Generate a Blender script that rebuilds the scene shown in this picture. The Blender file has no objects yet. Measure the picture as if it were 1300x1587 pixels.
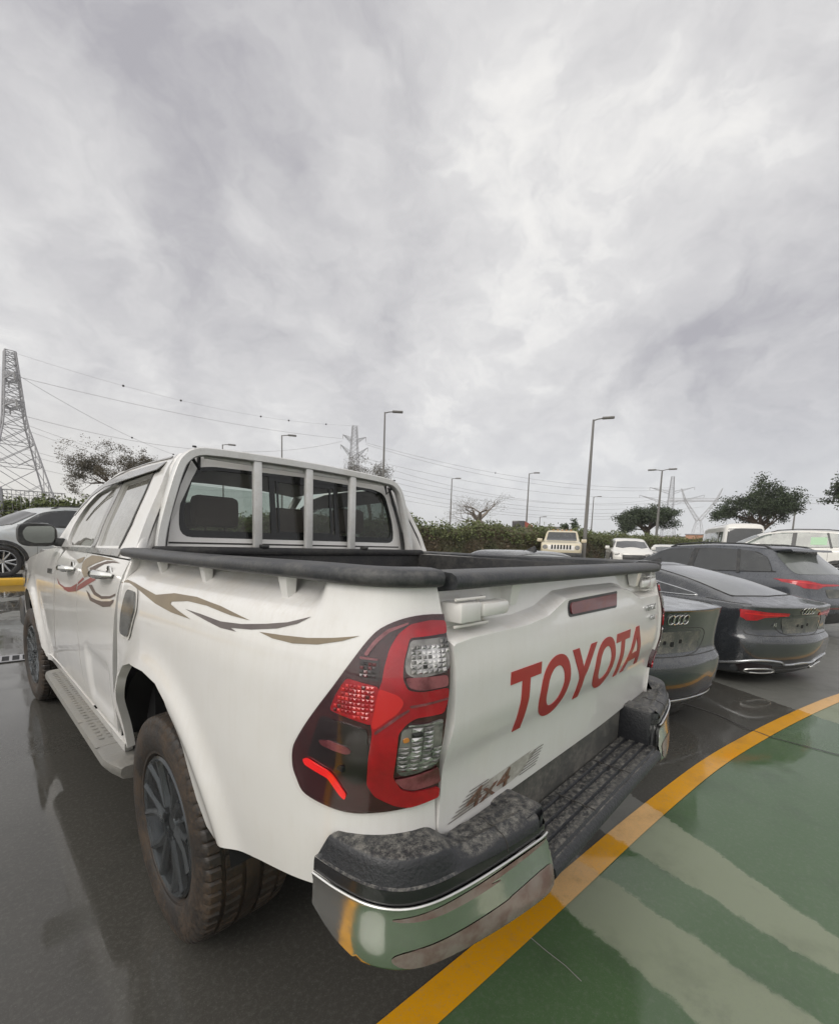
import bpy, bmesh, math, random
import numpy as np
from mathutils import Vector, Matrix
from mathutils.geometry import delaunay_2d_cdt
from mathutils.bvhtree import BVHTree
random.seed(7)
SC = bpy.context.scene
R = math.radians
# ---------------------------------------------------------------- camera
YAW, PITCH, ROLL, FPX = 0.8118, -0.1094, 0.0328, 684.0
CAM = Vector((-1.3592, -1.6108, 1.4029))
cd = bpy.data.cameras.new('camera'); cam = bpy.data.objects.new('camera', cd); SC.collection.objects.link(cam); SC.camera = cam
_f = Vector((math.sin(YAW)*math.cos(PITCH), math.cos(YAW)*math.cos(PITCH), math.sin(PITCH)))
_r = Vector((math.cos(YAW), -math.sin(YAW), 0)); _u = _r.cross(_f)
_r2 = _r*math.cos(ROLL)+_u*math.sin(ROLL); _u2 = -_r*math.sin(ROLL)+_u*math.cos(ROLL)
cam.matrix_world = Matrix(((_r2.x,_u2.x,-_f.x,CAM.x),(_r2.y,_u2.y,-_f.y,CAM.y),(_r2.z,_u2.z,-_f.z,CAM.z),(0,0,0,1)))
cd.sensor_fit = 'HORIZONTAL'; cd.sensor_width = 36; cd.lens = FPX/1300*36
cd.shift_x = (650-642.2)/1300; cd.shift_y = (915.4-793.5)/1300
cd.clip_start = .02; cd.clip_end = 3000
# ---------------------------------------------------------------- render settings
SC.view_settings.view_transform = 'Standard'; SC.view_settings.look = 'None'; SC.view_settings.gamma = 1
SC.view_settings.use_curve_mapping = False; SC.view_settings.exposure = 0.72
try:
    SC.cycles.use_denoising = True; SC.cycles.max_bounces = 8; SC.cycles.transparent_max_bounces = 24
    SC.cycles.sample_clamp_indirect = 6; SC.cycles.caustics_reflective = False; SC.cycles.caustics_refractive = False
except Exception: pass
# ---------------------------------------------------------------- node helpers
class NT:
    def __init__(s, tree): s.t = tree; s.n = tree.nodes; s.l = tree.links; s.n.clear()
    def new(s, typ, **k):
        n = s.n.new(typ)
        for a, v in k.items():
            if a.startswith('i_'): n.inputs[a[2:].replace('_', ' ')].default_value = v
            else: setattr(n, a, v)
        return n
    def link(s, a, b): s.l.new(a, b)
    def val(s, sock, v):
        if hasattr(v, 'is_linked') or isinstance(v, bpy.types.NodeSocket): s.link(v, sock)
        else: sock.default_value = v
    def m(s, op, a, b=None, c=None, clamp=False):
        n = s.n.new('ShaderNodeMath'); n.operation = op; n.use_clamp = clamp
        for i, v in enumerate((a, b, c)):
            if v is not None: s.val(n.inputs[i], v)
        return n.outputs[0]
    def vm(s, op, a, b=None):
        n = s.n.new('ShaderNodeVectorMath'); n.operation = op; s.val(n.inputs[0], a)
        if b is not None: s.val(n.inputs[1], b)
        return n.outputs['Value'] if op in ('DOT_PRODUCT', 'LENGTH') else n.outputs[0]
    def noise(s, vec, scale, detail=4, rough=.55, dist=0.0):
        n = s.n.new('ShaderNodeTexNoise'); s.link(vec, n.inputs['Vector']) if vec is not None else None
        n.inputs['Scale'].default_value = scale; n.inputs['Detail'].default_value = detail
        n.inputs['Roughness'].default_value = rough; n.inputs['Distortion'].default_value = dist
        return n.outputs['Fac']
    def ramp(s, fac, a, b, va=0.0, vb=1.0, smooth=True):
        n = s.n.new('ShaderNodeMapRange'); n.interpolation_type = 'SMOOTHSTEP' if smooth else 'LINEAR'; n.clamp = True
        s.val(n.inputs[0], fac)
        for i, v in enumerate((a, b, va, vb)): s.val(n.inputs[1+i], v)
        return n.outputs[0]
    def mix(s, f, a, b):
        n = s.n.new('ShaderNodeMix'); n.data_type = 'RGBA'; s.val(n.inputs[0], f)
        for i, v in ((6, a), (7, b)):
            if isinstance(v, tuple): v = (*v[:3], 1)
            s.val(n.inputs[i], v)
        return n.outputs[2]
    def xyz(s, v):
        n = s.n.new('ShaderNodeSeparateXYZ'); s.link(v, n.inputs[0]); return n.outputs
    def com(s, x, y, z):
        n = s.n.new('ShaderNodeCombineXYZ')
        for i, v in enumerate((x, y, z)): s.val(n.inputs[i], v)
        return n.outputs[0]
# ---------------------------------------------------------------- sky: overcast, broken grey cloud over a Nishita sky
SUN_EL, SUN_AZ = R(38), R(262)          # azimuth measured from +y towards +x
W = bpy.data.worlds.new('World'); SC.world = W; W.use_nodes = True
t = NT(W.node_tree)
out = t.new('ShaderNodeOutputWorld'); bg = t.new('ShaderNodeBackground'); t.link(bg.outputs[0], out.inputs[0])
sky = t.new('ShaderNodeTexSky'); sky.sky_type = 'NISHITA'; sky.sun_disc = False; sky.sun_elevation = SUN_EL; sky.sun_rotation = SUN_AZ
bg.inputs['Strength'].default_value = 0.10
tc = t.new('ShaderNodeTexCoord'); d = tc.outputs['Generated']; X, Y, Z = t.xyz(d)
zz = t.m('ADD', t.m('MAXIMUM', Z, 0.0), 0.55)
pa = t.com(t.m('DIVIDE', X, zz), t.m('DIVIDE', Y, zz), t.m('MULTIPLY', Z, .6))
def off(v, x, y, z): return t.vm('ADD', v, (x, y, z))
warp = t.com(t.m('SUBTRACT', t.noise(pa, 3.0, 5, .6), .5), t.m('SUBTRACT', t.noise(off(pa, 7.3, 2.1, 0), 3.0, 5, .6), .5), 0)
wn = t.new('ShaderNodeVectorMath'); wn.operation = 'SCALE'; t.link(warp, wn.inputs[0]); wn.inputs['Scale'].default_value = .35
pw = t.vm('ADD', pa, wn.outputs[0])
n1 = t.noise(pw, 1.3, 4, .5, 0); n2 = t.noise(pw, 3.4, 10, .58, .1); n3 = t.noise(pw, 11.0, 8, .62, .1)
dens = t.m('ADD', t.m('ADD', t.m('MULTIPLY', n1, .34), t.m('MULTIPLY', n2, .78)), t.m('ADD', t.m('MULTIPLY', n3, .38), -.04))
def lobe(az, el, width, amp):
    dv = (math.sin(R(az))*math.cos(R(el)), math.cos(R(az))*math.cos(R(el)), math.sin(R(el)))
    c = t.vm('DOT_PRODUCT', d, dv)
    return t.m('MULTIPLY', t.ramp(c, math.cos(R(width)), 1.0), amp)
LL = [(20,42,20,.13),(2,48,26,.08),(40,31,13,.09),(86,18,17,.13),(70,21,10,.05),(27,29,11,.04),(62,50,22,.04),(44,44,12,.05),
      (74,33,12,-.10),(11,33,7,-.10),(57,36,12,-.08),(83,25,6,-.09),(85,33,7,.05),(28,33,5,-.06),(24,22,14,-.02),(79,42,12,-.03),(50,24,9,-.05),(100,45,30,.05),(-40,40,50,-.05)]
LOBES = 0.0
for q in LL: LOBES = t.m('ADD', LOBES, lobe(*q))

dens = t.m('ADD', dens, LOBES)
k = t.ramp(dens, .60, 1.02, 0, 1, smooth=False)
cl = t.mix(k, (5.0, 4.93, 4.88), (2.75, 2.68, 2.85))
thin = t.ramp(dens, .50, .66, 1, 0); cl = t.mix(thin, cl, (5.75, 5.65, 5.48))
hz = t.ramp(Z, .0, .30, 1, 0)
side = t.ramp(X, -.2, .95)
hcol = t.mix(side, (5.5, 5.25, 4.8), (4.35, 4.4, 4.55))
cl = t.mix(t.m('MULTIPLY', hz, .82), cl, hcol)
# glow added to the out-of-view sky round the sun, to brighten the truck
sd = (math.sin(SUN_AZ)*math.cos(SUN_EL), math.cos(SUN_AZ)*math.cos(SUN_EL), math.sin(SUN_EL))
gl = t.ramp(t.vm('DOT_PRODUCT', d, sd), .15, 1.0)
cl = t.mix(t.m('MULTIPLY', gl, .75), cl, (10.5, 10.2, 9.8))
low = t.ramp(Z, -.12, 0.0, 1, 0); cl = t.mix(low, cl, (1.4, 1.35, 1.25))
fin = t.mix(.95, sky.outputs[0], cl); t.link(fin, bg.inputs[0])
sl = bpy.data.lights.new('sun', 'SUN'); sl.energy = .6; sl.angle = R(28); sl.color = (1, .95, .88)
so = bpy.data.objects.new('sun', sl); SC.collection.objects.link(so)
so.rotation_euler = Vector(sd).to_track_quat('Z', 'Y').to_euler()
# ---------------------------------------------------------------- materials
MATS = {}
def mat(name, col, rough=.5, metal=0.0, coat=0.0, var=None, vs=6.0, va=.5, bump=0.0, bs=80.0, dust=0.0, dcol=(.42,.38,.31), ds=9.0, alpha=None, emit=None, spec=None, top=0.0, rvar=0.0, uplo=.0, streak=0):
    m = bpy.data.materials.new(name); m.use_nodes = True; t = NT(m.node_tree); MATS[name] = m
    o = t.new('ShaderNodeOutputMaterial'); b = t.new('ShaderNodeBsdfPrincipled'); t.link(b.outputs[0], o.inputs[0])
    tc = t.new('ShaderNodeTexCoord'); P = tc.outputs['Object']; c = (*col, 1); src = None
    b.inputs['Roughness'].default_value = rough; b.inputs['Metallic'].default_value = metal
    if coat: b.inputs['Coat Weight'].default_value = coat; b.inputs['Coat Roughness'].default_value = .05
    if spec is not None: b.inputs['Specular IOR Level'].default_value = spec
    src = None
    if var is not None:
        f = t.ramp(t.noise(P, vs, 6, .6), .35, .65, 0, va); src = t.mix(f, col, var)
    if dust:
        g = t.new('ShaderNodeNewGeometry'); nz = t.xyz(g.outputs['Normal'])[2]
        f1 = t.noise(P, ds, 8, .7); f2 = t.noise(P, ds*9, 3, .6)
        if streak:
            mp = t.new('ShaderNodeMapping'); t.link(P, mp.inputs[0]); mp.inputs['Scale'].default_value = (1, 1, .07); f2 = t.noise(mp.outputs[0], streak, 5, .65)
        f = t.ramp(t.m('ADD', t.m('MULTIPLY', f1, .65), t.m('MULTIPLY', f2, .35)), .42, .66, 0, 1)
        up = t.ramp(nz, uplo, .97, 1-top, 1)
        f = t.m('MULTIPLY', t.m('MULTIPLY', f, up), dust, clamp=True)
        src = t.mix(f, src if src is not None else col, dcol)
        rr = t.m('ADD', t.m('MULTIPLY', f, .45), rough, clamp=True); t.link(rr, b.inputs['Roughness'])
        if coat: t.link(t.m('MULTIPLY', t.m('SUBTRACT', 1.0, f, clamp=True), coat), b.inputs['Coat Weight'])
    if rvar:
        rr = t.ramp(t.noise(P, vs*.7, 5, .6), .35, .65, rough, rough+rvar); t.link(rr, b.inputs['Roughness'])
    if src is None: b.inputs['Base Color'].default_value = c
    else: t.link(src, b.inputs['Base Color'])
    if bump:
        bn = t.new('ShaderNodeBump'); bn.inputs['Strength'].default_value = bump; bn.inputs['Distance'].default_value = .004
        t.link(t.noise(P, bs, 3, .6), bn.inputs['Height']); t.link(bn.outputs[0], b.inputs['Normal'])
    if emit: b.inputs['Emission Color'].default_value = (*emit[0], 1); b.inputs['Emission Strength'].default_value = emit[1]
    if alpha is not None: b.inputs['Alpha'].default_value = alpha
    return m
def glassmat(name, tint, refl=1.0, rough=.02, haze=0.0, hcol=(.5,.48,.42)):
    m = bpy.data.materials.new(name); m.use_nodes = True; t = NT(m.node_tree); MATS[name] = m
    o = t.new('ShaderNodeOutputMaterial'); tr = t.new('ShaderNodeBsdfTransparent'); tr.inputs[0].default_value = (*tint, 1)
    g = t.new('ShaderNodeBsdfGlossy'); g.inputs['Roughness'].default_value = rough
    lw = t.new('ShaderNodeLayerWeight'); fz = t.m('ADD', .045, t.m('MULTIPLY', t.m('POWER', lw.outputs['Facing'], 4.0), .85))
    mx = t.new('ShaderNodeMixShader'); t.link(t.m('MULTIPLY', fz, refl, clamp=True), mx.inputs[0]); t.link(tr.outputs[0], mx.inputs[1]); t.link(g.outputs[0], mx.inputs[2])
    last = mx.outputs[0]
    if haze:
        df = t.new('ShaderNodeBsdfDiffuse'); df.inputs[0].default_value = (*hcol, 1); tc = t.new('ShaderNodeTexCoord')
        f = t.ramp(t.noise(tc.outputs['Object'], 7, 7, .65), .3, .75, haze*.5, haze)
        m2 = t.new('ShaderNodeMixShader'); t.link(f, m2.inputs[0]); t.link(last, m2.inputs[1]); t.link(df.outputs[0], m2.inputs[2]); last = m2.outputs[0]
    t.link(last, o.inputs[0]); return m
mat('white_paint', (.76,.75,.735), .30, coat=.9, var=(.71,.695,.665), vs=2.2, va=.5, dust=.50, dcol=(.50,.455,.38), ds=6, top=.72, streak=70)
mat('black_liner', (.018,.018,.020), .55, bump=.3, dust=.35, dcol=(.12,.115,.10), ds=8)
mat('rail_plastic', (.030,.032,.036), .40, bump=.25, bs=160, dust=.62, dcol=(.17,.165,.155), ds=9, top=.4)
mat('pad_plastic', (.018,.019,.022), .36, bump=.5, bs=110, dust=.85, dcol=(.24,.23,.205), ds=55, top=.985, uplo=.62)
mat('trim_black', (.022,.023,.025), .35, dust=.3, dcol=(.2,.19,.17))
mat('dark_void', (.006,.006,.007), .8)
mat('under_grey', (.07,.07,.066), .55, dust=.5, dcol=(.25,.23,.2))
mat('chrome', (.72,.72,.70), .10, metal=1.0, bump=.03, bs=12, dust=.22, dcol=(.34,.31,.27), ds=6)
mat('silver_bar', (.68,.68,.67), .36, metal=.15, coat=.4, dust=.35, dcol=(.48,.45,.39), ds=10)
mat('seam', (.035,.033,.03), .7)
mat('tyre', (.020,.017,.015), .50, bump=.4, bs=60, dust=.8, dcol=(.072,.048,.030), ds=9)
mat('tyre_clean', (.018,.018,.019), .55, dust=.3, dcol=(.08,.075,.07))
mat('rim_dark', (.062,.067,.072), .24, metal=.75)
mat('rim_silver', (.55,.56,.57), .25, metal=.9)
mat('bead', (.10,.09,.08), .6)
mat('letter_red', (.36,.014,.022), .40, coat=.15, var=(.42,.04,.028), vs=3, va=.6)
mat('decal_tan', (.25,.205,.145), .5, spec=.3, var=(.20,.165,.125), vs=8, va=.6)
mat('decal_grey', (.12,.10,.10), .40, spec=.4, metal=.2, var=(.20,.18,.165), vs=6, va=.5)
mat('decal_brown', (.13,.10,.085), .55, spec=.25)
mat('decal_pink', (.27,.085,.075), .55, spec=.25, var=(.18,.09,.075), vs=9, va=.6)
mat('decal_rust', (.20,.095,.065), .4, metal=.2, var=(.13,.10,.07), vs=30, va=.8, coat=.4)
mat('decal_white', (.75,.73,.69), .35, coat=.5)
mat('lamp_base', (.030,.003,.006), .10, coat=.6, var=(.06,.008,.010), vs=10, va=.6)
mat('lamp_red', (.46,.003,.012), .12, coat=.5, var=(.26,.002,.008), vs=14, va=.8)
mat('lamp_bright', (.62,.008,.010), .12, coat=1.0)
mat('lamp_pink', (.26,.075,.085), .2, coat=.6, var=(.10,.015,.022), vs=30, va=.9)
mat('lamp_clear', (.30,.295,.28), .15, coat=.6, var=(.06,.06,.06), vs=26, va=.95, metal=.4)
mat('lamp_silver', (.75,.75,.74), .20, metal=.8, coat=.5, var=(.22,.22,.22), vs=45, va=.9)
mat('lamp_smoke', (.010,.004,.006), .12, coat=.6, dust=.12, dcol=(.12,.08,.08))
mat('lamp_led', (.75,.008,.008), .2, emit=((1,.01,.01), .18), coat=1)
mat('amber', (.55,.22,.04), .25, coat=1)
mat('reflection_tint', (.30,.185,.17), .22, metal=.6, var=(.46,.38,.36), vs=18, va=.8)  # red-brown reflection colour painted on the bumper chrome
mat('facet_red', (.60,.02,.02), .12, coat=.5)
mat('facet_dark', (.10,.003,.006), .15, coat=.5)
mat('brake_red', (.13,.022,.028), .3, coat=.5, dust=.6, dcol=(.25,.12,.11))
mat('fuel_chrome', (.16,.16,.16), .2, metal=.6, var=(.32,.32,.31), vs=12, va=.7)
mat('seat_brown', (.075,.040,.034), .8)
mat('cabin', (.03,.03,.032), .8)
mat('headliner', (.30,.29,.27), .9)
mat('board_plate', (.20,.195,.18), .42, metal=.2, bump=.5, bs=70, dust=.8, dcol=(.27,.255,.225), ds=6)
mat('visor_grey', (.16,.155,.15), .25, coat=.6, dust=.3)
mat('frit', (.010,.011,.011), .12)
glassmat('cab_glass', (.55,.63,.59), 1.0, haze=.07)
glassmat('side_glass', (.30,.34,.32), 2.2, haze=.34, hcol=(.40,.385,.34))
glassmat('screen_glass', (.70,.74,.72), 1.0, haze=.12)
glassmat('lens_cover', (.98,.97,.97), .6, rough=.015)
glassmat('wheel_film', (.92,.94,.95), .55, rough=.05, haze=.02, hcol=(.22,.25,.26))
mat('mirror_glass', (.26,.28,.27), .07, metal=1)
mat('audi_grey', (.036,.040,.046), .24, metal=.35, coat=1.0, dust=.62, dcol=(.17,.17,.165), ds=9, top=.92)
mat('audi_grey2', (.060,.066,.078), .26, metal=.35, coat=1.0, dust=.5, dcol=(.17,.175,.18), ds=9, top=.9)
mat('dark_glass', (.012,.014,.015), .06, coat=1.0, dust=.35, dcol=(.16,.17,.165), ds=4, top=.9)
mat('hatch_glass', (.10,.112,.105), .16, coat=1.0, var=(.15,.16,.15), vs=1.5, va=.8)
mat('green_glass', (.035,.05,.045), .06, coat=1.0, var=(.16,.19,.16), vs=2.2, va=.7)
mat('car_white', (.72,.71,.67), .3, coat=1.0, dust=.35, dcol=(.5,.46,.4), top=.6)
mat('car_beige', (.60,.53,.38), .35, coat=.8, dust=.3)
mat('car_silver', (.50,.53,.54), .28, metal=.35, coat=1.0, dust=.3)
mat('sticker_pale', (.34,.32,.29), .35, coat=.4, var=(.52,.50,.47), vs=40, va=.9)
mat('sticker_green', (.42,.62,.42), .6)
mat('sticker_white', (.7,.7,.68), .6)
mat('plate_dark', (.06,.065,.062), .35, dust=.4)
mat('galvanised', (.46,.46,.47), .6)
mat('steel_pale', (.30,.30,.31), .6)
mat('pole_grey', (.17,.165,.155), .5)
mat('cable', (.30,.295,.29), .6)
mat('kerb_yellow', (.72,.42,.03), .5, var=(.55,.33,.05), vs=3)
mat('concrete', (.30,.29,.27), .8, var=(.22,.21,.2), vs=3)
mat('bark', (.10,.075,.055), .9, bump=.5, bs=20)
mat('bark_pale', (.22,.19,.16), .9)
def leafmat(name, a, b, c):
    m = bpy.data.materials.new(name); m.use_nodes = True; t = NT(m.node_tree); MATS[name] = m
    o = t.new('ShaderNodeOutputMaterial'); bs = t.new('ShaderNodeBsdfPrincipled'); bs.inputs['Roughness'].default_value = .65
    g = t.new('ShaderNodeNewGeometry'); r = g.outputs['Random Per Island']
    tc = t.new('ShaderNodeTexCoord'); nn = t.noise(tc.outputs['Object'], .9, 3, .6)
    c1 = t.mix(r, a, b); c2 = t.mix(t.ramp(nn, .4, .62), c1, c); t.link(c2, bs.inputs['Base Color'])
    t.link(bs.outputs[0], o.inputs[0]); return m
leafmat('leaf_dark', (.030,.050,.022), (.065,.090,.040), (.045,.060,.030))
leafmat('leaf_olive', (.050,.065,.030), (.10,.11,.055), (.075,.085,.045))
leafmat('leaf_brown', (.085,.070,.045), (.12,.10,.065), (.075,.065,.042))
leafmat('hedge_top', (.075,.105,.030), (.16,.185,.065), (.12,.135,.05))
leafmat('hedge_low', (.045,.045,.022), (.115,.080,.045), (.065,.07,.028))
mat('rust_red', (.30,.075,.05), .7, var=(.20,.07,.05)); mat('rust_orange', (.42,.20,.12), .7, var=(.5,.35,.25), vs=1.5); mat('sand', (.52,.46,.36), .85)
mat('gloss_black', (.012,.012,.013), .25, coat=.4)

# ---------------------------------------------------------------- geometry helpers
def link(name, me, m, parent=None):
    o = bpy.data.objects.new(name, me); SC.collection.objects.link(o)
    if m is not None:
        for q in (m if isinstance(m, (list, tuple)) else [m]): me.materials.append(MATS[q])
    if parent is not None: o.parent = parent
    return o
def mesh(name, V, F, m, parent=None, smooth=35, mi=None):
    me = bpy.data.meshes.new(name); me.from_pydata([tuple(map(float, v)) for v in V], [], F); me.update()
    if mi is not None: me.polygons.foreach_set('material_index', mi)
    if smooth:
        me.polygons.foreach_set('use_smooth', [True]*len(me.polygons)); me.set_sharp_from_angle(angle=R(smooth))
    return link(name, me, m, parent)
def thing(name, label, cat, loc=(0,0,0), rz=0, group=None):
    o = bpy.data.objects.new(name, None); SC.collection.objects.link(o); o.location = loc; o.rotation_euler = (0,0,rz); o.empty_display_size = .2
    o['label'] = label; o['category'] = cat
    if group: o['group'] = group
    return o
def tag(o, label=None, cat=None, group=None, kind=None):
    if label: o['label'] = label
    if cat: o['category'] = cat
    if group: o['group'] = group
    if kind: o['kind'] = kind
    return o
class MB:
    """collects boxes, bars, tubes into one mesh"""
    def __init__(s): s.V = []; s.F = []; s.mi = []
    def add(s, V, F, mi=0):
        b = len(s.V); s.V += [tuple(v) for v in V]; s.F += [[i+b for i in f] for f in F]; s.mi += [mi]*len(F)
    def box(s, x0, x1, y0, y1, z0, z1, mi=0, M=None):
        V = [Vector((x, y, z)) for z in (z0, z1) for y in (y0, y1) for x in (x0, x1)]
        if M: V = [M @ v for v in V]
        s.add(V, [[0,2,3,1],[4,5,7,6],[0,1,5,4],[2,6,7,3],[0,4,6,2],[1,3,7,5]], mi)
    def rbox(s, x0, x1, y0, y1, z0, z1, b=.01, mi=0, M=None, seg=2):
        bm = bmesh.new(); bmesh.ops.create_cube(bm, size=1)
        for v in bm.verts: v.co = Vector(((x0+x1)/2+v.co.x*(x1-x0), (y0+y1)/2+v.co.y*(y1-y0), (z0+z1)/2+v.co.z*(z1-z0)))
        bmesh.ops.bevel(bm, geom=bm.edges[:], offset=b, segments=seg, affect='EDGES', profile=.5)
        if M: bmesh.ops.transform(bm, matrix=M, verts=bm.verts)
        s.bm(bm, mi)
    def bm(s, bm, mi=0):
        bm.verts.index_update(); s.add([v.co[:] for v in bm.verts], [[v.index for v in f.verts] for f in bm.faces], mi); bm.free()
    def bar(s, a, b, w, mi=0, n=4, w2=None):
        a = Vector(a); b = Vector(b); d = b-a
        if d.length < 1e-6: return
        q = d.to_track_quat('Z', 'Y'); w2 = w if w2 is None else w2; V = []
        for c, ww in ((a, w), (b, w2)):
            for k in range(n):
                an = 2*math.pi*(k+.5)/n; V.append(c+q @ Vector((math.cos(an)*ww, math.sin(an)*ww, 0)))
        s.add(V, [[k, (k+1) % n, n+(k+1) % n, n+k] for k in range(n)]+[list(range(n))[::-1], list(range(n, 2*n))], mi)
    def tube(s, P, r, n=8, mi=0, closed=False):
        P = [Vector(p) for p in P]; rs = r if isinstance(r, (list, tuple)) else [r]*len(P); base = len(s.V); up = None; V = []
        for i, p in enumerate(P):
            a = P[(i-1) % len(P)] if (i or closed) else P[0]; b = P[(i+1) % len(P)] if (i < len(P)-1 or closed) else P[-1]
            d = (b-a).normalized()
            if up is None: up = Vector((0,0,1)) if abs(d.z) < .9 else Vector((1,0,0))
            x = d.cross(up).normalized(); up2 = x.cross(d); 
            for k in range(n):
                an = 2*math.pi*k/n; V.append(p+x*math.cos(an)*rs[i]+up2*math.sin(an)*rs[i])
        F = []; L = len(P)
        for i in range(L if closed else L-1):
            j = (i+1) % L
            for k in range(n): F.append([i*n+k, i*n+(k+1) % n, j*n+(k+1) % n, j*n+k])
        if not closed: F += [list(range(n))[::-1], [(L-1)*n+k for k in range(n)]]
        s.add(V, F, mi)
    def lathe(s, prof, n=48, axis='X', c=(0,0,0), mi=0, mod=None):
        """prof: (along axis, radius)"""
        V = []; c = Vector(c)
        for k in range(n):
            an = 2*math.pi*k/n
            for i, (a, r) in enumerate(prof):
                if mod: r = mod(k, i, r)
                V.append(c+(Vector((a, math.cos(an)*r, math.sin(an)*r)) if axis == 'X' else Vector((math.cos(an)*r, math.sin(an)*r, a))))
        m = len(prof); F = []
        for k in range(n):
            j = (k+1) % n
            for i in range(m-1): F.append([k*m+i, j*m+i, j*m+i+1, k*m+i+1])
        s.add(V, F, mi)
    def build(s, name, m, parent=None, smooth=35): return mesh(name, s.V, s.F, m, parent, smooth, s.mi if isinstance(m, (list, tuple)) else None)
def dens(P, res, closed=True):
    out = []; n = len(P)
    for i in range(n if closed else n-1):
        a = np.array(P[i], float); b = np.array(P[(i+1) % n], float); k = max(1, int(np.ceil(np.linalg.norm(b-a)/res)))
        for j in range(k): out.append(tuple(a+(b-a)*j/k))
    if not closed: out.append(tuple(P[-1]))
    return out
def crom(P, n=5, closed=True):
    P = [np.array(p, float) for p in P]; L = len(P); out = []
    for i in range(L if closed else L-1):
        a = P[(i-1) % L] if closed or i else P[0]; b = P[i]; c = P[(i+1) % L]; d = P[(i+2) % L] if closed or i+2 < L else P[-1]
        for k in range(n):
            t = k/n; out.append(tuple(.5*((2*b)+(c-a)*t+(2*a-5*b+4*c-d)*t*t+(3*b-a-3*c+d)*t**3)))
    if not closed: out.append(tuple(P[-1]))
    return out
def rnd(P, r, n=4):
    """round the corners of a closed polygon"""
    out = []; L = len(P)
    for i in range(L):
        a, b, c = (np.array(P[(i+j) % L], float) for j in (-1, 0, 1))
        u = a-b; v = c-b; lu = np.linalg.norm(u); lv = np.linalg.norm(v); q = min(r, lu*.45, lv*.45)
        p0 = b+u/lu*q; p2 = b+v/lv*q
        for k in range(n+1):
            t = k/n; out.append(tuple((1-t)**2*p0+2*t*(1-t)*b+t*t*p2))
    return out
def inpoly(PX, PY, poly):
    r = np.zeros(len(PX), bool); x0, y0 = poly[-1]
    for x1, y1 in poly:
        c = ((y1 > PY) != (y0 > PY)) & (PX < (x0-x1)*(PY-y1)/((y0-y1) if y0 != y1 else 1e-12)+x1); r ^= c; x0, y0 = x1, y1
    return r
XC = .03
def panel(name, S, outline, m, parent, holes=(), res=.03, thick=.012, off=0.0, out=(-1,-1,0), sharp=38, mir=False, inner=False, lines=()):
    """a piece of the surface S(u,v) bounded by an outline, with rolled-in edges"""
    loops = [dens(outline, res)]+[dens(h, res) for h in holes]
    pts = []; edges = []
    for lp in loops:
        b = len(pts); pts += lp; edges += [(b+i, b+(i+1) % len(lp)) for i in range(len(lp))]
    for ln in lines:
        dl = dens(ln, res, False); k0 = inpoly(np.array([q[0] for q in dl]), np.array([q[1] for q in dl]), loops[0]); b = len(pts)
        bd0 = np.array(loops[0]); keep = [q for q, o_ in zip(dl, k0) if o_ and ((bd0-np.array(q))**2).sum(1).min() > (res*.4)**2]
        pts += keep; edges += [(b+i, b+i+1) for i in range(len(keep)-1) if math.dist(keep[i], keep[i+1]) < res*2.5]
    A = np.array(pts); mn = A.min(0); mx = A.max(0)
    gx = np.arange(mn[0]+res/2, mx[0], res); gy = np.arange(mn[1]+res/2, mx[1], res); GX, GY = [q.ravel() for q in np.meshgrid(gx, gy)]
    if len(GX):
        ok = inpoly(GX, GY, loops[0])
        for h in loops[1:]: ok &= ~inpoly(GX, GY, h)
        GX = GX[ok]; GY = GY[ok]
        if len(GX):
            dd = np.full(len(GX), 1e9)
            for q in A: dd = np.minimum(dd, (GX-q[0])**2+(GY-q[1])**2)
            kk = dd > (res*.45)**2; pts = pts+list(zip(GX[kk], GY[kk]))
    r = delaunay_2d_cdt([Vector((float(a), float(b))) for a, b in pts], edges, [], 0, 1e-7)
    vs = np.array([tuple(v) for v in r[0]]); fs = [f for f in r[2] if len(f) == 3]
    if not fs: return None
    cen = np.array([vs[list(f)].mean(0) for f in fs]); ok = inpoly(cen[:,0], cen[:,1], loops[0])
    for h in loops[1:]: ok &= ~inpoly(cen[:,0], cen[:,1], h)
    fs = [list(f) for f, q in zip(fs, ok) if q]
    used = sorted({i for f in fs for i in f}); mp = {u: i for i, u in enumerate(used)}; fs = [[mp[i] for i in f] for f in fs]; vs = vs[used]
    outv = np.array(out, float); P = []; N = []; h = 1e-3
    for a, b in vs:
        q = np.array(S(a, b), float); du = np.array(S(a+h, b))-q; dv = np.array(S(a, b+h))-q; nn = np.cross(du, dv); l = np.linalg.norm(nn)
        nn = nn/l if l > 1e-12 else outv/np.linalg.norm(outv)
        if nn @ outv < 0: nn = -nn
        P.append(q); N.append(nn)
    P = np.array(P); N = np.array(N); V = P+N*off
    f0 = fs[0]; fn = np.cross(V[f0[1]]-V[f0[0]], V[f0[2]]-V[f0[0]])
    if (fn @ N[f0[0]] < 0) != inner: fs = [f[::-1] for f in fs]
    V = list(V)
    if thick:
        from collections import defaultdict
        ed = {}
        for f in fs:
            for i in range(3):
                a, b = f[i], f[(i+1) % 3]; ed[(a, b)] = 1
        bd = [(a, b) for (a, b) in ed if (b, a) not in ed]; mp = {}
        for a, b in bd:
            for q in (a, b):
                if q not in mp: mp[q] = len(V); V.append(P[q]+N[q]*(off-thick))
        fs += [[b, a, mp[a], mp[b]] for a, b in bd]
    if mir:
        V = [(2*XC-v[0], v[1], v[2]) for v in V]; fs = [f[::-1] for f in fs]
    return mesh(name, V, fs, m, parent, sharp)
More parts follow.
